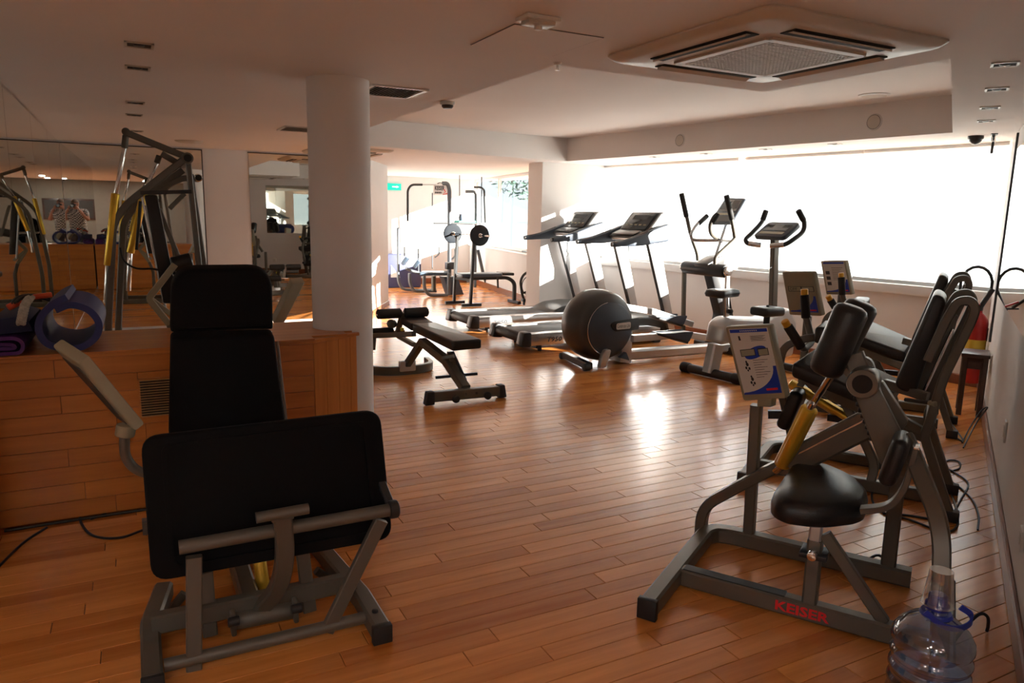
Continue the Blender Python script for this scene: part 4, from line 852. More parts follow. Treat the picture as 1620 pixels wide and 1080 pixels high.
treadmill(0.0, 'nearer grey treadmill with silver side rail lettered T950, behind the elliptical drum')
treadmill(1.4, 'farther grey treadmill beside the white wall stub')

# ================================================================== ELLIPTICAL TRAINER
P = g.P
e = thing('elliptical_trainer', V(4.9, 6.3, 0), 'elliptical trainer with a big charcoal flywheel drum at the rear', 'elliptical trainer')
dc = V(4.285, 6.30, .425); R = .375
mb = MB(); prof = [(-.20, .20), (-.195, .28), (-.17, .335), (-.11, .365), (0, R), (.11, .365), (.17, .335), (.195, .28), (.20, .20)]
mb.lathe(dc + V(0, -.20, 0), dc + V(0, .20, 0), [((y + .2) / .4, r) for y, r in prof], 48); drum = mb.build('flywheel_housing', CHARC, e, smooth_ang=50)
MB().lathe(dc + V(.03, -.185, -.02), dc + V(.03, -.215, -.02), [(0, .275), (.6, .275), (1, .26)], 44).build('side_disc', BLUEBL, drum)
MB().tube([dc + V(.03 + .278 * math.cos(a), -.205, -.02 + .278 * math.sin(a)) for a in [math.radians(100 + i * 8) for i in range(20)]], .005, seg=6).build('disc_trim', ALU, drum)
bdg = MB().prism(rounded_poly([dc + V(a, -.212, b) for a, b in ((.02, .025), (.06, .06), (.38, .085), (.385, -.045), (.08, -.05))], .03), (0, -.012, 0), bev=.004).build('badge', BLACKP, drum)
MB().prism(rounded_poly([dc + V(a, -.226, b) for a, b in ((.09, .035), (.27, .045), (.27, -.025), (.09, -.03))], .02), (0, -.003, 0)).build('badge_face', LABELW, bdg)
text('Celebrate Life', dc + V(.18, -.2295, .008), XA, UPZ, .038, INK, bdg, 'badge_lettering', width=.16)
MB().prism([dc + V(a, -.14, b) for a, b in ((.24, -.25), (.37, -.08), (.37, -.42), (.22, -.40))], (0, .28, 0), bev=.01).build('rear_skirt', SILVER, e)
# rear stabiliser with wheels
MB().bar([V(4.02, 6.02, .05), V(4.10, 6.62, .05)], .08, .07, UPZ).build('rear_stabiliser', BLACKP, e)
for q in (V(3.99, 6.02, .04), V(4.09, 6.64, .04)): MB().cyl(q + V(-.035, 0, 0), q + V(.035, 0, 0), .038).build('transport_wheel', RUBBER, e)
MB().prism(rounded_poly([V(4.16, 6.03, 0.01), V(4.24, 6.03, 0.01), V(4.30, 6.03, .20), V(4.22, 6.03, .20)], .03), (0, .07, 0), bev=.01).build('stabiliser_foot', SILVER, e)
MB().prism(rounded_poly([V(4.42, 6.05, .10), V(4.55, 6.05, .06), V(4.50, 6.05, .16)], .015), (0, .05, 0), bev=.005).build('stay', BLUEBL, e)
# floor beam to the tower
MB().bar([V(4.55, 6.22, .09), V(6.05, 6.22, .08)], .12, .11, UPZ, ch=.02).build('main_beam', SILVER, e)
MB().bar([V(6.08, 5.95, .045), V(6.08, 6.75, .045)], .10, .08, UPZ).build('front_stabiliser', DGREY, e)
# pedal arms and foot plates
for (y, xa, za, zb) in ((6.03, 4.55, .30, .20), (6.60, 4.45, .62, .30)):
    MB().bar([V(xa, y, za), V(5.25, y, za * .55 + .14), V(5.85, y, zb)], .055, .075, UPZ).build('pedal_arm', SILVER, e)
for (y, xc, zc) in ((6.03, 5.05, .28), (6.60, 5.45, .36)):
    X_ = V(.96, 0, -.28).normalized(); Z_ = V(.28, 0, .96).normalized(); ft = MB().box(V(xc, y, zc), (X_, YA, Z_), (.40, .17, .03), bev=.01).build('foot_plate', BLACKP, e)
    MB().prism(rounded_poly([V(xc, y - .09, zc) + X_ * a + Z_ * b for a, b in ((-.20, .01), (.20, .01), (.22, .13), (.10, .10), (-.05, .05))], .02), (0, .012, 0)).build('side_lip', BLUEBL, ft)
    MB().prism(rounded_poly([V(xc, y + .078, zc) + X_ * a + Z_ * b for a, b in ((-.20, .01), (.20, .01), (.22, .13), (.10, .10), (-.05, .05))], .02), (0, .012, 0)).build('side_lip', BLUEBL, ft)
# tower
MB().prism(rounded_poly([V(5.78, 6.26, .95), V(5.92, 6.26, 1.06), V(6.02, 6.26, .90), V(6.30, 6.26, .06), V(5.86, 6.26, .06), V(5.98, 6.26, .45)], .04), (0, .14, 0), bev=.015).build('tower_cover', BLACKP, e)
MB().cyl(V(5.76, 5.99, .98), V(5.76, 6.68, .98), .075, seg=24).build('pivot_axle', BLACKP, e)
MB().prism(rounded_poly([V(5.68, 6.22, 1.04), V(5.85, 6.22, 1.12), V(5.95, 6.22, 1.14), V(5.93, 6.22, 1.00), V(5.7, 6.22, .97)], .02), (0, .22, 0), bev=.01).build('pivot_cover', CHARC, e)
for y, n in ((5.98, 0), (6.69, 1)):
    MB().cyl(V(5.76, y - .02, .98), V(5.76, y + .02, .98), .058, seg=22).build('pivot_hub', CHROME, e)
    MB().bar([V(5.76, y, .96), V(5.80, y, .20)], .05, .035, YA).build('swing_link', SILVER if n == 0 else FRAME, e)
MB().bar([V(5.88, 6.33, 1.0), V(6.10, 6.33, 1.62)], .06, .045, YA).build('console_mast', SILVER, e)
# moving handles (tubes) + grips
def Pn(px, py, y): return g.P(px, py, y)
hN = [Pn(1131, 418, 5.98), Pn(1134, 405, 5.98), Pn(1160, 380, 5.98), Pn(1162, 372, 5.98), Pn(1157, 345, 5.98)]
MB().tube(smooth(hN, 6), .022).build('moving_handle', FRAME, e); MB().cyl(Pn(1158, 347, 5.98), Pn(1149, 309, 5.98), .029).build('hand_grip', FOAM, e)
hF = [Pn(1104, 412, 6.69), Pn(1102, 398, 6.69), Pn(1093, 372, 6.69), Pn(1086, 341, 6.69)]
MB().tube(smooth(hF, 6), .022).build('moving_handle', FRAME, e); MB().cyl(Pn(1086, 343, 6.69), Pn(1078, 306, 6.69), .029).build('hand_grip', FOAM, e)
fx = [Pn(1117, 345, 6.60), Pn(1103, 355, 6.60), Pn(1094, 370, 6.60), Pn(1096, 378, 6.60), Pn(1108, 380, 6.55), Pn(1135, 380, 6.40), Pn(1158, 382, 6.12)]
MB().tube(smooth(fx, 6), .020).build('fixed_handle', ALU, e); MB().cyl(Pn(1105, 354, 6.60), Pn(1119, 341, 6.60), .027).build('hand_grip', FOAM, e)
MB().tube(smooth([Pn(1138, 380, 6.40), Pn(1126, 371, 6.30), Pn(1123, 358, 6.2), Pn(1128, 345, 6.15), Pn(1134, 338, 6.12)], 6), .020).build('fixed_handle', FRAME, e); MB().cyl(Pn(1127, 352, 6.12), Pn(1136, 338, 6.10), .027).build('hand_grip', FOAM, e)
c4 = [Pn(1148, 312, 6.52), Pn(1180, 313, 6.10), Pn(1157, 352, 6.10), Pn(1121, 352, 6.52)]
nn = (c4[1] - c4[0]).cross(c4[3] - c4[0]).normalized(); nn = nn if nn.dot(CAM - c4[0]) > 0 else -nn
con = MB().prism(rounded_poly(c4, .04), -nn * .05, bev=.012).build('console', BLUEBL, e)
def lerp4(x, y): return c4[0] + (c4[1] - c4[0]) * x + (c4[3] - c4[0]) * y + ((c4[2] - c4[1]) - (c4[3] - c4[0])) * x * y + nn * .003
for (x0, x1, y0_, y1_, m) in ((.10, .90, .08, .55, SCREEN), (.55, .86, .12, .45, INK), (.12, .45, .15, .48, INK), (.08, .92, .62, .70, LCD), (.10, .90, .74, .95, CHARC)):
    MB().add([lerp4(x0, y0_), lerp4(x1, y0_), lerp4(x1, y1_), lerp4(x0, y1_)], [(0, 1, 2, 3)]).build('display_area', m, con)

# ================================================================== EXERCISE BIKE
b = thing('exercise_bike', V(5.3, 5.3, 0), 'upright exercise bike with black saddle and looped handlebar in front of the blinds', 'exercise bike')
YB = 5.30
MB().cyl(V(4.92, 5.62, .05), V(5.02, 4.96, .05), .045, seg=20).build('rear_stabiliser', DGREY, b)
for (p0, p1) in ((V(4.915, 5.65, .05), V(4.93, 5.55, .05)), (V(5.01, 5.03, .05), V(5.025, 4.93, .05))): MB().cyl(p0, p1, .052, seg=20).build('stabiliser_cap', RUBBER, b)
MB().cyl(V(5.95, 5.60, .045), V(5.95, 5.0, .045), .04, seg=18).build('front_stabiliser', DGREY, b)
MB().bar([V(4.97, YB, .05), V(5.02, YB, .33)], .11, .14, XA).build('rear_strut', SILVER, b)
MB().prism(rounded_poly([V(x, YB - .12, z) for x, z in ((4.97, .34), (5.0, .54), (5.10, .60), (5.60, .57), (5.86, .68), (6.0, .50), (5.98, .16), (5.6, .14), (5.28, .38))], .05), (0, .24, 0), bev=.03, seg=3).build('body_shell', SILVER, b)
MB().lathe(V(5.45, YB - .125, .33), V(5.45, YB - .14, .33), [(0, .17), (1, .16)], 32).build('crank_cover', DGREY, b)
for s in (-1, 1):
    MB().bar([V(5.45, YB + s * .15, .33), V(5.45 + s * .12, YB + s * .15, .33 - s * .11)], .03, .02, YA).build('crank', CHROME, b); MB().box(V(5.45 + s * .12, YB + s * .21, .33 - s * .11), AX, (.09, .10, .025), bev=.006).build('pedal', RUBBER, b)
sp_ = g.P(1152, 535, YB); MB().bar([V(5.13, YB, .60), V(5.10, YB, .80)], .05, .04, YA).build('seat_post', ALU, b)
MB().cyl(V(5.12, YB - .03, .66), V(5.12, YB - .075, .66), .026).build('seat_knob', BLACKP, b)
# saddle: broad rear, nose to the window
def ring(z, sc):
    return rounded_poly([V(5.06 + x * sc, YB + y * sc, z) for x, y in ((-.14, -.10), (-.10, -.13), (.0, -.10), (.08, -.045), (.21, -.03), (.21, .03), (.08, .045), (.0, .10), (-.10, .13), (-.14, .10))], .04, 3)
sd_ = loft([ring(.795, .80), ring(.80, .95), ring(.83, 1.02), ring(.862, .95), ring(.873, .70)]).build('saddle', PAD, b, smooth_ang=60)
# handlebar post and console
MB().bar([V(5.76, YB, .58), V(5.70, YB, 1.40)], .075, .06, YA).build('handlebar_post', FRAME, b)
bc_ = [g.P(1203, 367, YB + .24), g.P(1225, 357, YB + .22), g.P(1258, 358, YB - .20), g.P(1248, 392, YB - .22), g.P(1203, 390, YB + .22)]
c4b = [V(5.82, YB + .20, 1.53), V(5.82, YB - .20, 1.53), V(5.60, YB - .20, 1.385), V(5.60, YB + .20, 1.385)]
nb_ = (c4b[1] - c4b[0]).cross(c4b[3] - c4b[0]).normalized(); nb_ = nb_ if nb_.z > 0 else -nb_
cb_ = MB().prism(rounded_poly(c4b, .05), -nb_ * .05, bev=.012).build('console', BLUEBL, b)
for (x, y, w, h, m) in ((0, .02, .30, .10, SCREEN), (-.0, -.07, .30, .04, LCD), (.1, .045, .08, .05, INK), (-.1, .045, .08, .05, INK)):
    up_ = (c4b[0] - c4b[3]).normalized(); c_ = sum(c4b, V(0, 0, 0)) / 4 + up_ * y + YA * x + nb_ * .002; MB().box(c_, (YA, up_, nb_), (w, h, .003)).build('display_area', m, cb_)
for s, pts in ((1, ((1212, 333), (1206, 350), (1190, 368), (1180, 378), (1184, 385), (1204, 388))), (-1, ((1263, 333), (1272, 350), (1270, 366), (1256, 378), (1240, 387), (1218, 389)))):
    y = YB + s * .26; pp = [g.P(px, py, YB + s * (.27 if i < 4 else (.22 if i == 4 else .12))) for i, (px, py) in enumerate(pts)]
    h_ = MB().tube(smooth(pp, 6), .023).build('handlebar', BLACKP, b); MB().cyl(pp[0], pp[1].lerp(pp[0], .1), .028).build('hand_grip', FOAM, h_); MB().cyl(pp[4], pp[5], .026).build('pulse_sensor', ALU, h_)
MB().tube([V(5.66, YB - .03, 1.08), V(5.60, YB - .06, 1.07), V(5.60, YB - .06, .93), V(5.66, YB - .03, .92)], .004, seg=6).build('bottle_holder', CHROME, b)
# second saddle on its stub (recumbent frame behind the machine)
pb = g.P(1214, 492, 4.95)
t = thing('padded_stool_seat', V(pb.x, pb.y, 0), 'small black padded seat on a silver stub between the bike and the plain console', 'seat')
MB().box(V(pb.x, pb.y, pb.z), (XA, YA, UPZ), (.26, .22, .085), bev=.03, seg=4).build('seat', PAD, t); MB().cyl(V(pb.x, pb.y, pb.z - .16), V(pb.x, pb.y, pb.z - .04), .03).build('stub', BLACKP, t)
MB().bar([V(pb.x + .02, pb.y, .02), V(pb.x, pb.y, pb.z - .14)], .10, .08, XA).build('column', SILVER, t); MB().bar([V(pb.x - .2, pb.y, .03), V(pb.x + .25, pb.y, .03)], .08, .06, UPZ).build('base', SILVER, t); MB().cyl(V(pb.x + .0, pb.y, pb.z + .04), V(pb.x, pb.y, pb.z + .058), .014).build('button', BLACKP, t)
# ================================================================== ADJUSTABLE BENCH
P = g.P
ab = thing('workout_bench', V(2.35, 6.1, 0), 'adjustable black workout bench with foam leg rollers in front of the treadmills', 'workout bench')
fb_ = MB().bar([V(2.09, 5.42, .065), V(2.69, 5.40, .065)], .06, .085, UPZ, ch=.006).build('foot_bar', FRAME, ab)
for x0, x1 in ((2.02, 2.10), (2.68, 2.76)): MB().prism(rounded_poly([V(x0, 5.375, .005), V(x1, 5.375, .005), V(x1 - (.02 if x0 > 2.3 else 0), 5.375, .115), V(x0 + (.02 if x0 < 2.3 else 0), 5.375, .115)], .01), (0, .07, 0), bev=.006).build('foot_cap', RUBBER, fb_)
for x in (2.28, 2.57): MB().cyl(V(x, 5.345, .04), V(x, 5.375, .04), .032).build('transport_wheel', RUBBER, fb_)
for x in (2.37, 2.47): MB().cyl(V(x, 5.366, .07), V(x, 5.372, .07), .012).build('bolt', BLACKP, fb_)
sp0, sp1 = V(2.40, 5.44, .10), P(668, 540, 6.25)
MB().bar([sp0, P(706, 570, 5.8), sp1], .085, .07, UPZ).build('spine', FRAME, ab)
MB().bar([sp1, V(2.27, 6.55, .10)], .07, .06, XA).build('front_post', FRAME, ab)
MB().bar([P(655, 528, 6.3), V(2.05, 6.90, .34), V(2.05, 6.95, .2)], .05, .05, XA).build('roller_upright', FRAME, ab)
nl, nr_, fr_, fl_ = P(716, 540, 5.55), P(762.5, 536, 5.55), P(689, 509, 6.55), P(652, 511, 6.55)
MB().prism(rounded_poly([nl, nr_, fr_, fl_], .025, 4), (0, 0, -.085), bev=.018, seg=3).build('back_pad', PAD, ab)
s1, s2, s3, s4 = P(650, 512, 6.60), P(686, 509, 6.60), P(672, 500, 6.98), P(634, 502, 6.98)
MB().prism(rounded_poly([s1, s2, s3, s4], .025, 4), (0, 0, -.07), bev=.016, seg=3).build('seat_pad', PAD, ab)
for (a, b_, y) in (((596, 497), (635, 495), 6.98), ((639, 495), (677, 493), 6.98), ((585, 527), (622, 525), 7.02)): MB().lathe(P(*a, y), P(*b_, y), [(0, .035), (.05, .05), (.95, .05), (1, .035)], 20).build('leg_roller', FOAM, ab)
MB().tube([P(596, 497, 6.98), P(677, 493, 6.98)], .014).build('roller_bar', CHROME, ab); MB().tube([P(590, 527, 7.02), P(640, 524, 7.02)], .014).build('roller_bar', CHROME, ab)
MB().bar([P(637, 495, 6.98), P(628, 530, 7.0), P(655, 545, 6.6)], .04, .05, XA, fil=.05).build('roller_arm', FRAME, ab)
MB().cyl(P(618, 512, 6.98), P(622, 512, 7.04), .045).build('pivot_disc', FRAME, ab)
fx_ = [V(1.93, 6.98, .045), V(1.95, 6.72, .045), V(2.10, 6.58, .045), V(2.35, 6.56, .045), V(2.55, 6.66, .045), V(2.60, 6.90, .045)]
MB().bar(smooth(fx_, 6), .05, .085, UPZ).build('curved_foot', FRAME, ab)
MB().box(V(2.27, 6.545, .09), AX, (.16, .06, .10), bev=.01).build('post_clamp', SILVER, ab)
for i in range(7):
    q = P(712 + i * 3.6, 560 + i * 7.0, 5.70); MB().box(q, AX, (.05, .03, .045), bev=.004).build('ladder_tooth', FRAME, ab)
MB().bar([P(716, 556, 5.68), P(737, 602, 5.55)], .022, .02, XA).build('support_strut', BLACKP, ab)
MB().tube([P(689, 597, 5.66), P(755, 591, 5.60)], .013).build('adjust_bar', BLACKP, ab)
MB().bar([P(700, 566, 5.7), P(718, 563, 5.6)], .03, .025, XA).build('hinge_bar', FRAME, ab)
YT = mat('yellow tag', (.7, .65, .05), .5); MB().box(P(636, 521, 6.7), AX, (.03, .03, .03), bev=.003).build('yellow_tag', YT, ab)

# ================================================================== REAR WEIGHTS AREA
wbn = thing('weight_bench', V(5.4, 11.2, 0), 'flat blue grey weight bench with black barbell uprights in the sunlit rear area', 'weight bench')
pa, pb_ = V(4.86, 11.55, 0), V(4.98, 11.12, 0)
za = 1.18
for p in (pa, pb_):
    MB().bar([p + V(0, 0, .02), p + V(.06, .0, za)], .05, .05, YA).build('upright', BLACKP, wbn); MB().bar([p + V(-.16, 0, .03), p + V(.2, 0, .03)], .05, .05, UPZ).build('foot_bar', BLACKP, wbn)
    q = p + V(.06, 0, za); MB().bar([q + V(-.05, 0, .0), q + V(-.02, 0, -.04), q + V(.03, 0, -.04), q + V(.05, 0, .02)], .03, .012, YA).build('bar_cradle', BLACKP, wbn)
MB().bar([pa + V(.03, 0, .45), pb_ + V(.03, 0, .45)], .05, .05, UPZ).build('upright_tie', BLACKP, wbn)
BPAD = mat('blue grey vinyl', (.06, .085, .12), .35)
zb_ = P(750, 432, 11.3).z
MB().prism(rounded_poly([V(4.85, 11.17, zb_), V(5.62, 11.17, zb_), V(5.62, 11.47, zb_), V(4.85, 11.47, zb_)], .05), (0, 0, -.06), bev=.015).build('pad', BPAD, wbn)
MB().prism(rounded_poly([V(5.60, 11.19, zb_ + .01), V(5.86, 11.19, zb_), V(5.86, 11.45, zb_), V(5.60, 11.45, zb_ + .01)], .05), (0, 0, -.05), bev=.015).build('head_pad', PAD, wbn)
MB().bar([V(4.95, 11.32, zb_ - .09), V(5.78, 11.32, zb_ - .09), V(5.92, 11.32, zb_ - .18), V(5.92, 11.32, .03)], .06, .06, YA, fil=.12).build('frame', BLACKP, wbn)
MB().bar([V(5.92, 11.12, .03), V(5.92, 11.52, .03)], .06, .05, UPZ).build('rear_foot', BLACKP, wbn)
MB().bar([V(5.55, 11.25, zb_ - .08), V(5.56, 11.25, zb_ - .26)], .03, .03, YA).build('locking_pin', BLACKP, wbn)
bb = thing('barbell', V(4.95, 11.35, za), 'barbell with two dark weight plates resting on the bench uprights', 'barbell')
b0, b1 = pa + V(.045, .95, za + .02), pb_ + V(.08, -.55, za + .02)
bd = (b1 - b0).normalized(); MB().cyl(b0, b1, .014).build('bar', CHROME, bb)
PLATE = mat('dark blue grey iron', (.013, .016, .022), .7, spec=.2)
for (px, py) in ((716, 371.5), (758.5, 374.5)):
    # plate where the pixel ray comes nearest to the bar
    d = ray(px, py).normalized(); w0 = CAM - b0; a_, b__, c_, d_, e_ = 1.0, d.dot(bd), 1.0, d.dot(w0), bd.dot(w0); tt = (e_ - b__ * d_) / (1 - b__ * b__); c0 = b0 + bd * max(.12, min(tt, (b1 - b0).length - .12))
    pt = MB().lathe(c0 - bd * .022, c0 + bd * .022, [(0, .10), (.02, .16), (.15, .172), (.85, .172), (.98, .16), (1, .10)], 40).build('weight_plate', PLATE, bb)
    MB().lathe(c0 - bd * .028, c0 + bd * .028, [(0, .035), (1, .035)], 20).build('hub', CHROME, pt); MB().cyl(c0 + bd * .03, c0 + bd * .075, .026).build('spin_collar', CHROME, pt)
# ---- cable machine
cm = thing('cable_machine', V(5.3, 13.3, 0), 'silver functional cable machine with lettered header board in the sunlit rear area', 'cable machine')
YC = 13.3
def C(px, py, y=YC): return g.P(px, py, y)
CGREY = mat('grey steel tube', (.10, .11, .125), .45, metal=.2)
def ct(pts, r, name='frame_tube', m=CGREY, y=YC, fil=.06, par=None): return MB().tube([C(px, py, y) for px, py in pts], r, fil=fil).build(name, m, par or cm)
flo = lambda p: V(p.x, p.y, .03)
ct([(700, 290), (708, 290), (711, 300), (711, 380), (711, 440)], .040)
top = C(711, 440); MB().tube([top, flo(top)], .040).build('frame_tube', CGREY, cm)
ct([(684, 305), (684, 425)], .010, 'guide_cable', CGREY); ct([(727, 262), (727, 352)], .010, 'guide_cable', CGREY, y=13.6); ct([(762, 277), (762, 352)], .012, 'guide_rod', CGREY, y=13.9)
ct([(737, 303), (751, 303), (753, 312), (753, 380), (752, 400)], .03, y=13.8); q = C(752, 400, 13.8); MB().tube([q, flo(q)], .03).build('frame_tube', CGREY, cm)
ct([(756, 395), (765, 435), (773, 458)], .035, y=13.9); 
ct([(645, 350), (645, 300), (651, 292), (668, 292)], .022, 'pull_up_grip', BLACKP); ct([(668, 292), (690, 292)], .014, 'pull_up_bar', SILVER)
ct([(768, 352), (766, 300), (760, 296), (750, 296)], .022, 'pull_up_grip', BLACKP, y=13.8)
ct([(686, 353), (712, 353), (752, 354)], .022, 'cross_bar', DGREY); ct([(752, 354), (772, 354)], .010, 'cross_bar', CHROME)
hb_ = [C(686, 291), C(708, 291), C(708, 308), C(686, 308)]; hd_ = MB().prism(hb_, (0, .03, 0), bev=.004).build('header_board', WHITEP, cm)
text('KEISER', C(695.5, 297.5) + V(0, -.006, 0), XA, UPZ, .085, INK, hd_, 'header_lettering', width=.20, bold=.03)
for i in range(8): MB().box(C(688.5 + i * 1.35, 304.5) + V(0, -.004, 0), AX, (.010, .004, .034)).build('header_print', INK, hd_)
MB().bar([C(702, 299) + V(0, -.006, 0), C(704.5, 303) + V(0, -.006, 0), C(700.5, 308) + V(0, -.006, 0), C(707.5, 306) + V(0, -.006, 0)], .016, .004, YA).build('header_swash', REDP, hd_)
# front seat frame in silver tube
ct([(630, 360), (630, 445), (636, 457), (652, 459), (690, 459)], .028, y=13.6, fil=.2); ct([(648, 432), (648, 448), (655, 461), (690, 460)], .03, y=13.3, fil=.2); ct([(671, 436), (671, 455), (678, 467), (708, 467)], .032, y=12.7, fil=.2)
ct([(686, 436), (686, 460)], .045, 'seat_post', FRAME, y=13.2); ct([(710, 432), (710, 467)], .03, y=12.7)
MB().prism(rounded_poly([C(664, 431, 12.75), C(709, 431, 12.75), C(709, 428, 13.15), C(668, 428, 13.15)], .03), (0, 0, -.06), bev=.012).build('seat', BPAD, cm)
for (a, b_) in (((636, 418), (646, 407)), ((654, 424), (665, 411))): 
    c0 = (C(*a) + C(*b_)) / 2; MB().box(c0, (V(.5, -.3, .81).normalized(), V(.5, .86, 0).normalized(), V(-.6, .4, .6).normalized()), (.17, .16, .07), bev=.02).build('knee_pad', BPAD, cm)
ct([(640, 390), (640, 405)], .015, 'pad_handle', BLACKP); ct([(662, 393), (662, 408)], .016, 'pad_handle', BLACKP); ct([(662, 408), (662, 432), (668, 436)], .014, 'pad_stem')
ct([(642, 424), (650, 428), (664, 432)], .03, 'seat_rail'); ct([(695, 390), (695, 402), (688, 407)], .014, 'hook', BLACKP, fil=.08); ct([(720, 394), (720, 406), (713, 411)], .016, 'hook', BLACKP, fil=.08)
base_ = [C(702, 438, 12.9), C(724, 438, 12.9), C(735, 468, 12.9), C(712, 468, 12.9)]; MB().prism(base_, (0, .25, 0), bev=.01).build('weight_cover', BLUEBL, cm)
MB().box(C(712, 420, 13.25), AX, (.18, .12, .14), bev=.01).build('pulley_box', DGREY, cm)
LTEAL = mat('teal plastic', (.05, .35, .30), .4); MB().prism(rounded_poly([C(727, 349, 13.55), C(753, 349, 13.55), C(753, 352.5, 13.55), C(725, 352.5, 13.55)], .01), (0, .25, 0)).build('shelf', LTEAL, cm)
tag(MB().lathe(C(729.5, 349, 13.6), C(729.5, 338, 13.6), [(0, .045), (.5, .05), (.8, .04), (1, .025)], 16).build('small_bottle', BLUEBL, base=C(729.5, 349, 13.6)), 'small dark bottle on the teal shelf of the cable machine', 'bottle')
# blue crash mat box
CR = mat('navy vinyl mat', (.05, .055, .13), .5); bx0, bx1 = V(4.55, 14.4, 0), V(5.32, 14.4, 0); zt = g.P(640, 402, 14.4).z
t = thing('crash_mat', V(4.95, 14.6, 0), 'thick navy crash mat standing against the far wall', 'crash mat')
MB().box(V(4.90, 14.6, zt / 2), AX, (.86, .35, zt), bev=.03).build('mat_body', CR, t); MB().prism([V(4.66, 14.418, .48), V(4.86, 14.418, .22), V(4.66, 14.418, .22)], (0, -.004, 0)).build('corner_patch', WHITEP, t)
# small bike behind the stub wall
t = thing('spin_bike', V(5.98, 11.0, 0), 'dark exercise cycle mostly hidden behind the white wall stub', 'exercise bike')
def D(px, py): return g.P(px, py, 10.9)
MB().tube([D(838, 429), D(828, 434), D(823, 445), D(826, 466), D(829, 474)], .022, fil=.1).build('frame_tube', BLACKP, t)
MB().tube([D(826, 441) + V(.14 + .14 * math.cos(a), 0, -.12 + .16 * math.sin(a)) for a in [i * math.pi / 10 for i in range(20)]], .008, seg=6, closed=True).build('wheel_guard', DGREY, t)
MB().bar([D(826, 474), D(845, 478)], .05, .05, UPZ).build('base', BLACKP, t); MB().bar([D(826, 464), D(842, 458)], .03, .03, UPZ).build('crank', BLACKP, t); MB().tube([V(D(829, 474).x, 10.9, .02), D(829, 474)], .02).build('leg', BLACKP, t)
# bar lying on the rear sill
s0, s1 = br(1.1, -.02, .90), br(1.9, -.02, .90)
t = thing('dumbbell_bar', br(1.5, -.02, .87), 'short black foam gripped bar lying on the rear window sill', 'bar')
MB().cyl(s0, s1, .018).build('rod', BLACKP, t); MB().cyl(s0.lerp(s1, .0), s0.lerp(s1, .4), .028).build('grip', FOAM, t)
# wall clock on far wall
p = V(6.05, 15.17, 2.12); t = thing('wall_clock', p, 'tiny round clock high on the sunlit far wall', 'clock')
MB().lathe(p + V(0, .03, 0), p, [(0, .09), (.7, .09), (1, .08)], 28).build('case', DGREY, t); MB().lathe(p, p - V(0, .004, 0), [(0, .075), (1, .075)], 28).build('dial', WHITEP, t); MB().box(p + V(.015, -.006, .02), (V(.6, 0, .8), YA, V(-.8, 0, .6)), (.06, .003, .008)).build('hand', INK, t)
# tree outside the rear window
LEAF = mat('tree leaves', (.07, .13, .10), .6, var=.3, vscale=3); BARK = mat('bark', (.12, .08, .05), .8)
tr_ = thing('tree', V(9.2, 16.5, -.4), 'leafy tree outside the rear window, washed out by the daylight', 'tree')
MB().tube([V(9.2, 16.5, -.4), V(9.25, 16.5, 1.6), V(9.1, 16.6, 2.6)], .09).build('trunk', BARK, tr_)
rl = random.Random(5); mb = MB()
for i in range(1400):
    a, b_, r = rl.uniform(0, 6.28), rl.uniform(-1, 1), rl.uniform(.3, 1) ** .5; c = V(9.1 + 1.3 * r * math.cos(a) * (1 - b_ * b_) ** .5, 16.5 + 1.3 * r * math.sin(a) * (1 - b_ * b_) ** .5, 2.9 + 1.1 * b_ * r)
    u_ = V(rl.uniform(-1, 1), rl.uniform(-1, 1), rl.uniform(-1, 1)).normalized(); w_ = u_.orthogonal().normalized(); s = rl.uniform(.05, .10)
    mb.add([c - u_ * s, c + w_ * s * .4, c + u_ * s, c - w_ * s * .4], [(0, 1, 2, 3)])
o = mb.build('foliage', LEAF, tr_); o['kind'] = 'stuff'
# ================================================================== TALL MACHINE BEHIND THE PARTITION
YT_ = 5.95
tm = thing('pulldown_machine', V(.2, 6.8, 0), 'tall bronze grey pulldown machine with gold cylinders behind the wooden partition', 'strength machine')
def T(px, py, y=YT_): return g.P(px, py, y + .6)
def tbar(pts, w, h, name, m=FRAME, y=YT_, fil=.06, up=YA): return MB().bar([T(px, py, y) for px, py in pts], w, h, up, fil=fil).build(name, m, tm)
def down(p, z=.03): return V(p.x, p.y, z)
for y, dx, nm in ((5.95, 0, 0), (6.55, 16, 1)):
    a = [(171 + dx, 520), (179 + dx, 352), (201 + dx, 322), (294 - dx * .3, 250 + dx * 1.2)]
    pts = [T(px, py, y) for px, py in a]; MB().bar([down(pts[0])] + pts, .055, .055, YA, fil=.08).build('side_frame', FRAME, tm)
    r0, r1 = T(297 + dx * .3, 250 + dx * 1.6, y), T(315 + dx * .5, 420, y); MB().bar([r0, r1, down(r1 + V(.08, 0, 0))], .045, .05, YA).build('rear_post', FRAME, tm)
    MB().bar([down(pts[0], .035) - V(.1, 0, 0), down(r1 + V(.15, 0, 0), .035)], .07, .07, UPZ).build('base_rail', FRAME, tm)
for y in (6.0, 6.5): pass
MB().cyl(T(297, 250, 5.88), T(297, 250, 5.88) + V(.0, .78, 0), .045, seg=22).build('pivot_tube', FRAME, tm); MB().lathe(T(297, 250, 5.88), T(297, 250, 5.88) + V(0, -.006, 0), [(0, .030), (1, .030)], 20).build('bore_shade', HOLE_SHADE, tm)  # dark disc imitates the shade inside the tube end
MB().cyl(T(314, 281, 6.45), T(314, 281, 6.45) + V(0, .2, 0), .035, seg=20).build('pivot_tube', CHROME, tm); MB().lathe(T(314, 281, 6.45), T(314, 281, 6.45) - V(0, .006, 0), [(0, .026), (1, .026)], 20).build('bore_shade', HOLE_SHADE, tm)  # dark disc again in place of a shaded hollow
tbar([(200, 210), (296, 249)], .05, .055, 'top_arm'); tbar([(255, 243), (288, 262)], .05, .055, 'top_arm', y=6.5)
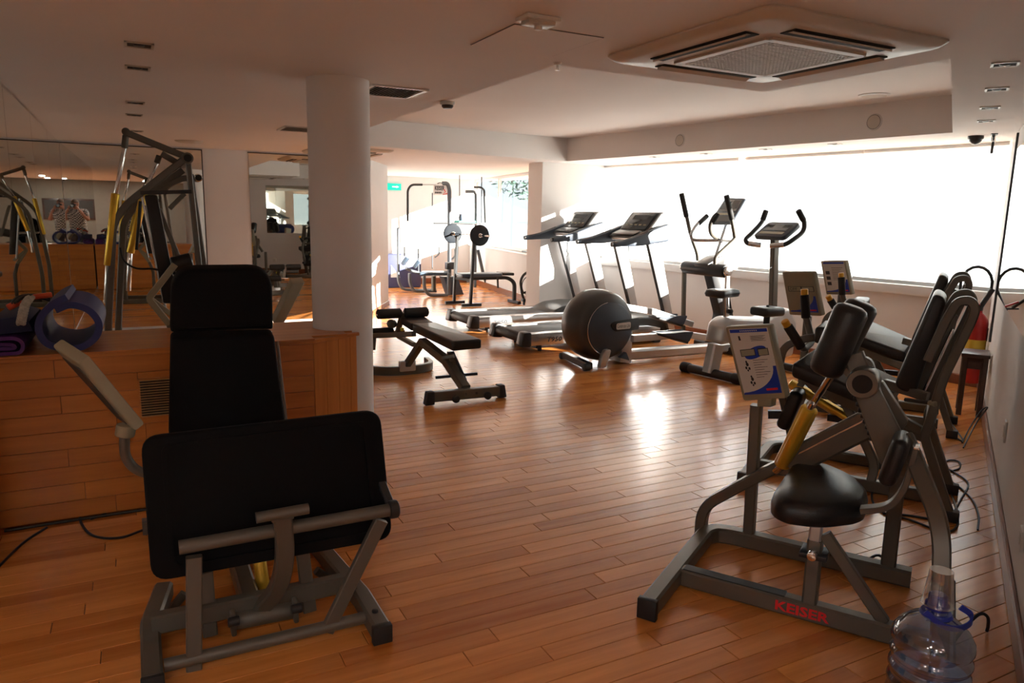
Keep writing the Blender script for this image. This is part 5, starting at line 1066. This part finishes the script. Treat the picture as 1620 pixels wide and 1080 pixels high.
MB().cyl(T(199, 208), T(199, 208) + V(0, .05, 0), .03).build('arm_pivot', FRAME, tm)
for (y, a, b_, c_, d_) in ((5.95, (199, 214), (197, 234), (183, 306), (171, 420)), (6.5, (252, 246), (248, 258), (228, 305), (206, 400))):
    MB().cyl(T(*a, y), T(*b_, y), .024).build('rod_clevis', FRAME, tm); MB().cyl(T(*b_, y), T(*c_, y), .016).build('piston_rod', CHROME, tm)
    MB().cyl(T(*c_, y), T(*d_, y), .032, seg=22).build('air_cylinder', GOLD, tm); MB().cyl(T(*d_, y), T(d_[0] - 3, d_[1] + 60, y), .020).build('cylinder_stem', CHROME, tm)
tbar([(222, 305), (303, 303)], .035, .03, 'cross_bar', BLACKP, y=5.90, up=UPZ, fil=0)
bp_ = [T(228, 308, 5.92), T(249, 308, 5.92), T(283, 480, 5.92), T(258, 480, 5.92)]; MB().prism(rounded_poly(bp_, .02), (0, .07, 0), bev=.012).build('back_pad', PAD, tm)
tbar([(224, 308), (262, 490)], .02, .04, 'pad_frame', ALU, y=6.0, fil=0); tbar([(251, 330), (288, 420)], .04, .045, 'brace', FRAME, y=6.2, fil=0)
tbar([(255, 303), (270, 290), (290, 282), (300, 282)], .05, .05, 'curved_arm', FRAME, y=6.4, fil=.08)
tbar([(268, 330), (292, 306)], .04, .04, 'brace', FRAME, y=6.5, fil=0)
MB().lathe(T(272, 419, 5.85), T(304, 411, 5.85), [(0, .05), (.06, .062), (.94, .062), (1, .05)], 20).build('roller_pad', PAD, tm)
tbar([(277, 418), (235, 472), (268, 513)], .05, .035, 'lever_arm', BEIGE, y=5.80, fil=.03); tbar([(240, 474), (275, 500)], .04, .03, 'lever_link', BEIGE, y=5.88, fil=0)
q = T(268, 513, 5.80); MB().bar([q, V(q.x + .05, 6.4, .45), V(q.x + .05, 6.4, .03)], .05, .035, YA).build('lever_post', FRAME, tm)
MB().box(V(.60, 6.8, .48), AX, (.40, .42, .08), bev=.025, seg=3).build('seat', PAD, tm); MB().bar([V(.60, 6.8, .03), V(.60, 6.8, .45)], .07, .07, YA).build('seat_post', FRAME, tm)
MB().tube(smooth([T(190, 392, 5.9), T(196, 412, 5.86), T(215, 424, 5.85), T(240, 425, 5.86), T(255, 428, 5.9)], 8), .008, seg=7).build('air_hose', CABLE, tm); MB().tube(smooth([T(222, 318, 5.9), T(219, 360, 5.9), T(216, 395, 5.9)], 6), .012, seg=7).build('air_hose', CABLE, tm)
# console stand behind the partition, seen over the ledge
t = thing('console_stand', V(.95, 5.5, 0), 'slanted beige console on a post just behind the partition ledge', 'console')
def Kc(px, py, y=5.5): return g.P(px, py, y)
c0 = [Kc(433, 512), Kc(449, 512), Kc(482, 447), Kc(463, 449)]; MB().prism(c0, (.03, .26, .02), bev=.008).build('console', BEIGE, t)
q = (Kc(441, 512) + V(.015, .13, 0)); MB().bar([V(q.x, q.y, .02), q], .05, .05, YA).build('post', FRAME, t); MB().bar([V(q.x - .25, q.y, .03), V(q.x + .25, q.y, .03)], .07, .06, UPZ).build('base', FRAME, t)

# ================================================================== FIRE EXTINGUISHER, STOOL
RED = mat('fire red enamel', (.45, .012, .012), .3)
ex = k.W(7.72, -.272, .12)
t = thing('fire_extinguisher', ex, 'red fire extinguisher with a black hose loop in the corner by the blinds', 'fire extinguisher')
MB().lathe(ex, ex + UPZ * .66, [(0, .07), (.02, .083), (.04, .085), (.82, .085), (.88, .078), (.94, .05), (.97, .028), (1, .026)], 32).build('cylinder', RED, t)
MB().lathe(ex + UPZ * .66, ex + UPZ * .72, [(0, .028), (.5, .03), (1, .018)], 20).build('valve', BLACKP, t); MB().bar([ex + UPZ * .71 - k.u * .02, ex + UPZ * .76 + k.v * .10], .022, .014, UPZ).build('lever', RED, t); MB().bar([ex + UPZ * .69, ex + UPZ * .70 + k.v * .11], .022, .014, UPZ).build('lever', BLACKP, t)
hc_ = ex + UPZ * .90 + k.v * .05
MB().tube([ex + UPZ * .70 + k.v * .06, hc_ + k.v * .115 + UPZ * -.10] + [hc_ + k.v * (.12 * math.cos(a)) + UPZ * (.15 * math.sin(a)) for a in [math.radians(-10 + i * 20) for i in range(11)]] + [hc_ - k.v * .12 - UPZ * .08], .013, seg=8).build('hose', CABLE, t)
MB().cyl(hc_ - k.v * .13 - UPZ * .04, hc_ - k.v * .05 - UPZ * .22, .022).build('nozzle', BLACKP, t)
MB().box(ex - k.v * .068 + UPZ * .45, (k.u, k.v, UPZ), (.06, .04, .12), bev=.004).build('wall_bracket', BLACKP, t)
MB().lathe(ex + UPZ * .22, ex + UPZ * .40, [(0, .0857), (1, .0857)], 32).build('label', mat('yellow label', (.65, .5, .05), .5), t)
st = k.W(6.98, -.26, 0); t = thing('wooden_stool', st, 'small dark wooden stool in front of the fire extinguisher', 'stool')
zs = .50; MB().box(st + UPZ * zs, (k.u, k.v, UPZ), (.30, .20, .03), bev=.004).build('top', DARKW, t)
for a in (-1, 1):
    for b_ in (-1, 1): MB().bar([st + k.u * (a * .12) + k.v * (b_ * .07) + UPZ * .0, st + k.u * (a * .12) + k.v * (b_ * .07) + UPZ * (zs - .015)], .04, .035, k.u).build('leg', DARKW, t)
    MB().bar([st + k.u * (a * .12) - k.v * .07 + UPZ * .42, st + k.u * (a * .12) + k.v * .07 + UPZ * .42], .02, .06, UPZ).build('rail', DARKW, t)
# ================================================================== CABLES on the right
def fl2(pts, z=.006): return [at_z(px, py, z) for px, py in pts]
cable('power_cable', fl2([(1413, 700), (1396, 745), (1380, 778), (1384, 800), (1402, 812), (1440, 822), (1490, 840), (1514, 832), (1512, 800), (1500, 770)]), .006, 'black cable looping across the floor under the first strength machine')
cable('power_cable', fl2([(1397, 812), (1430, 814), (1456, 818), (1478, 822)]), .006, 'short black cable behind the seat brace of the first strength machine')
cable('power_cable', fl2([(1505, 745), (1518, 740), (1517, 730), (1500, 728), (1495, 738), (1512, 748), (1532, 765), (1520, 790), (1508, 812)]), .005, 'curly black cable at the rear foot of the second machine')
cable('power_cable', fl2([(1488, 752), (1515, 768), (1538, 790), (1548, 815), (1547, 838)]), .005, 'black cable running to a floor point by the right baseboard')
cable('power_cable', [at_z(1497, 1033, .01), at_z(1520, 1000, .05), at_z(1548, 972, .10), at_z(1562, 975, .09), at_z(1563, 990, .03), at_z(1561, 998, .006)], .006, 'stiff black cable arching from the floor beside the water bottle')
cable('power_cable', fl2([(1500, 668), (1512, 690), (1524, 697), (1510, 676), (1504, 668)]), .005, 'bundled black cable at the foot of the farthest machine')
cable('power_cable', [at_z(1522, 700, .006), at_z(1535, 675, .05), at_z(1552, 650, .16), at_z(1562, 645, .2), at_z(1545, 668, .09), at_z(1524, 708, .006)], .005, 'thin black cable rising to the right wall by the stool')
cable('power_cable', [at_z(1370, 905, .03), at_z(1372, 888, .05), at_z(1388, 878, .07), at_z(1404, 886, .05)], .006, 'short looped cable on the rear base rail of the first strength machine')

# ================================================================== SPACE BEHIND THE PHOTOGRAPHER: lit downlights, seen in the mirrors
LAMP = mat('lit lamp', (1, 1, 1), .4, emit=(.92, .96, 1.0), estr=14.0)
LAMP_AT = (('far left', -2.9, -3.6), ('far middle', -1.3, -3.6), ('far right', .4, -3.6), ('middle left', -2.9, -2.0), ('middle', -1.3, -2.0), ('middle right', .4, -2.0), ('near left', -2.4, -.4), ('nearest right', -.9, -.4))
for i, (w_, x, y) in enumerate(LAMP_AT):
    c = V(x, y, CZ); t = thing('ceiling_lamp', c, 'lit square ceiling lamp behind the photographer, %s of the eight' % w_, 'lamp', 'lit ceiling lamps behind the photographer')
    MB().box(c - UPZ * .004, AX, (.15, .15, .008), bev=.002).build('trim', WHITEP, t); MB().box(c - UPZ * .009, AX, (.11, .11, .003)).build('diffuser', LAMP, t)
    ld = bpy.data.lights.new('ceiling_lamp_light', 'AREA'); ld.shape = 'SQUARE'; ld.size = .11; ld.energy = LAMP_W; ld.color = (1.0, .93, .84); lo = bpy.data.objects.new('ceiling_lamp_light', ld); COL.objects.link(lo); lo.parent = t; lo.location = (0, 0, -.013)
for (x, lab) in ((-1.5, 'left'), (.2, 'right')):
    c = V(x, -4.58, 1.45); t = thing('picture_frame', c, 'dark framed picture on the wall behind the photographer, %s one' % lab, 'picture', 'pictures behind the photographer')
    MB().box(c, AX, (.9, .03, .6), bev=.006).build('frame', DARKW, t); MB().box(c + V(0, .017, 0), AX, (.8, .004, .5)).build('canvas', CHARC, t)

# ================================================================== PHOTOGRAPHER (visible in the corner mirrors)
fh = V(math.sin(AZ), math.cos(AZ), 0); rh = V(math.cos(AZ), -math.sin(AZ), 0)
B0 = V(0, 0, 0) - fh * .17
def H_(r, f_, z): return B0 + rh * r + fh * f_ + UPZ * z
SKIN = mat('skin', (.50, .26, .18), .5); TROU = mat('dark trousers', (.03, .03, .04), .8); HAIR = mat('grey brown hair', (.16, .10, .07), .8)
SHIRT = bpy.data.materials.new('black and white checked shirt'); SHIRT.use_nodes = True; nt = SHIRT.node_tree; bs = nt.nodes['Principled BSDF']; bs.inputs['Roughness'].default_value = .85
tc_ = nt.nodes.new('ShaderNodeTexCoord'); ck = nt.nodes.new('ShaderNodeTexChecker'); ck.inputs['Scale'].default_value = 34; ck.inputs[1].default_value = (.6, .6, .58, 1); ck.inputs[2].default_value = (.03, .03, .035, 1); nt.links.new(tc_.outputs['Object'], ck.inputs[0]); nt.links.new(ck.outputs[0], bs.inputs['Base Color'])
pe = thing('person', B0, 'person in a checked shirt holding a camera to the face, seen in the corner mirrors', 'person')
def skin_mesh(name, pts, edges, radii, m, parent, root=0, sub=2):
    me = bpy.data.meshes.new(name); o = ORG[parent.name]; me.from_pydata([tuple(p - o) for p in pts], edges, []); ob = bpy.data.objects.new(name, me); COL.objects.link(ob); ob.parent = parent
    md = ob.modifiers.new('skin', 'SKIN'); md.use_smooth_shade = True; ly = me.skin_vertices[0].data
    for i, r in enumerate(radii): ly[i].radius = (r[0], r[1]) if isinstance(r, tuple) else (r, r)
    for i in range(len(pts)): ly[i].use_root = (i == root)
    sb = ob.modifiers.new('sub', 'SUBSURF'); sb.levels = sub; sb.render_levels = sub; me.materials.append(m); ORG[ob.name] = o
    dg = bpy.context.evaluated_depsgraph_get(); dg.update(); nm = bpy.data.meshes.new_from_object(ob.evaluated_get(dg)); ob.modifiers.clear(); ob.data = nm; return ob
body_pts = [H_(0, -.04, .96), H_(0, -.04, 1.15), H_(0, -.03, 1.34), H_(0, -.02, 1.46), H_(0, 0, 1.52), H_(0, .02, 1.60),
            H_(.11, -.04, .90), H_(.12, -.02, .50), H_(.13, -.05, .08), H_(.14, .10, .05), H_(-.11, -.04, .90), H_(-.12, -.02, .50), H_(-.13, -.05, .08), H_(-.14, .10, .05),
            H_(.20, -.02, 1.40), H_(.30, .02, 1.20), H_(.13, .10, 1.47), H_(-.20, -.02, 1.40), H_(-.30, .02, 1.20), H_(-.13, .10, 1.47)]
body = skin_mesh('body', body_pts, [(0, 1), (1, 2), (2, 3), (3, 4), (4, 5), (0, 6), (6, 7), (7, 8), (8, 9), (0, 10), (10, 11), (11, 12), (12, 13), (2, 14), (14, 15), (15, 16), (2, 17), (17, 18), (18, 19)],
                 [(.13, .10), (.12, .09), (.13, .09), (.07, .065), (.055, .055), (.05, .05), .085, .06, .045, .035, .085, .06, .045, .035, .065, .05, .032, .065, .05, .032], SKIN, pe)
sh = skin_mesh('shirt', [H_(0, -.04, .86), body_pts[0], body_pts[1], body_pts[2], H_(0, -.025, 1.43), body_pts[14], H_(.275, .008, 1.255), body_pts[17], H_(-.275, .008, 1.255)], [(0, 1), (1, 2), (2, 3), (3, 4), (3, 5), (5, 6), (3, 7), (7, 8)], [(.205, .165), (.205, .165), (.20, .16), (.215, .155), (.11, .10), .10, .082, .10, .082], SHIRT, pe)
trs = skin_mesh('trousers', [H_(0, -.04, 1.0), H_(0, -.04, .93), body_pts[6], body_pts[7], H_(.13, -.05, .12), body_pts[10], body_pts[11], H_(-.13, -.05, .12)], [(0, 1), (1, 2), (2, 3), (3, 4), (1, 5), (5, 6), (6, 7)], [(.18, .14), (.18, .14), .105, .08, .065, .105, .08, .065], TROU, pe)
for s in (-1, 1): MB().box(H_(s * .135, .03, .045), (rh, fh, UPZ), (.10, .28, .09), bev=.03, seg=3).build('shoe', BLACKP, pe)
hc0 = H_(0, .02, 1.585)
rings = []
for i in range(9):
    a = -math.pi / 2 + math.pi * i / 8; rr_ = max(math.cos(a), .05); zz = math.sin(a)
    rings.append([hc0 + rh * (.075 * rr_ * math.cos(b_)) + fh * (.095 * rr_ * math.sin(b_) + (.012 if zz < 0 else 0)) + UPZ * (.115 * zz) for b_ in [j * math.pi / 8 for j in range(16)]])
hdm = loft(rings).build('head', SKIN, pe, smooth_ang=80)
for s in (-1, 1): MB().box(hc0 + rh * (s * .078), (rh, fh, UPZ), (.015, .035, .06), bev=.006).build('ear', SKIN, hdm); MB().cyl(hc0 + rh * (s * .03) + fh * .088 + UPZ * .005, hc0 + rh * (s * .03) + fh * .096 + UPZ * .005, .012, seg=12).build('eye', INK, hdm)
MB().box(hc0 + fh * .10 - UPZ * .02, (rh, fh, UPZ), (.026, .03, .045), bev=.01).build('nose', SKIN, hdm); MB().box(hc0 + fh * .095 - UPZ * .06, (rh, fh, UPZ), (.05, .012, .012), bev=.004).build('mouth', REDP, hdm)
cap_r = [[hc0 + UPZ * (.035 + .09 * math.sin(a)) + rh * (.082 * math.cos(a) * math.cos(b_)) + fh * (.102 * math.cos(a) * math.sin(b_)) for b_ in [j * math.pi / 8 for j in range(16)]] for a in [math.radians(q) for q in (0, 20, 40, 60, 80, 88)]]
loft(cap_r).build('hair', HAIR, pe, smooth_ang=80)
# hands with five fingers round the camera
for s in (-1, 1):
    w_ = H_(s * .13, .10, 1.47); pc_ = V(0, 0, 0) - fh * .065 + rh * (s * .085) + UPZ * 1.52
    pts = [w_, pc_]; ed_ = [(0, 1)]; rad = [.026, .034]
    for j in range(4):
        z = 1.545 - j * .022; i0 = len(pts); pts += [pc_ + UPZ * (z - 1.52) + fh * .025, V(0, 0, 0) - fh * .03 + rh * (s * (.075 - .004 * j)) + UPZ * z, V(0, 0, 0) - fh * .022 + rh * (s * (.045 + .004 * (j % 2))) + UPZ * (z - .004)]
        ed_ += [(1, i0), (i0, i0 + 1), (i0 + 1, i0 + 2)]; rad += [.010, .009, .008]
    i0 = len(pts); pts += [pc_ + UPZ * -.03 - fh * .01, V(0, 0, 0) - fh * .095 + rh * (s * .06) + UPZ * 1.50, V(0, 0, 0) - fh * .10 + rh * (s * .04) + UPZ * 1.515]; ed_ += [(1, i0), (i0, i0 + 1), (i0 + 1, i0 + 2)]; rad += [.012, .010, .009]
    skin_mesh('hand', pts, ed_, rad, SKIN, pe, 0, 1)
cp = V(0, 0, 1.55) - fh * .075
ph = thing('camera_body', V(0, 0, 1.5) - fh * .07, 'black photo camera held by the person in the mirror', 'camera')
MB().box(cp, (rh, fh, UPZ), (.13, .05, .085), bev=.010, seg=3).build('housing', BLACKP, ph); MB().box(cp + UPZ * .05, (rh, fh, UPZ), (.05, .05, .03), bev=.008).build('viewfinder', BLACKP, ph); MB().lathe(cp + fh * .02, cp + fh * .052, [(0, .036), (.85, .036), (1, .034)], 28).build('lens', CHARC, ph); MB().lathe(cp + fh * .0515, cp + fh * .053, [(0, .028), (1, .028)], 24).build('lens_glass', SCREEN, ph)
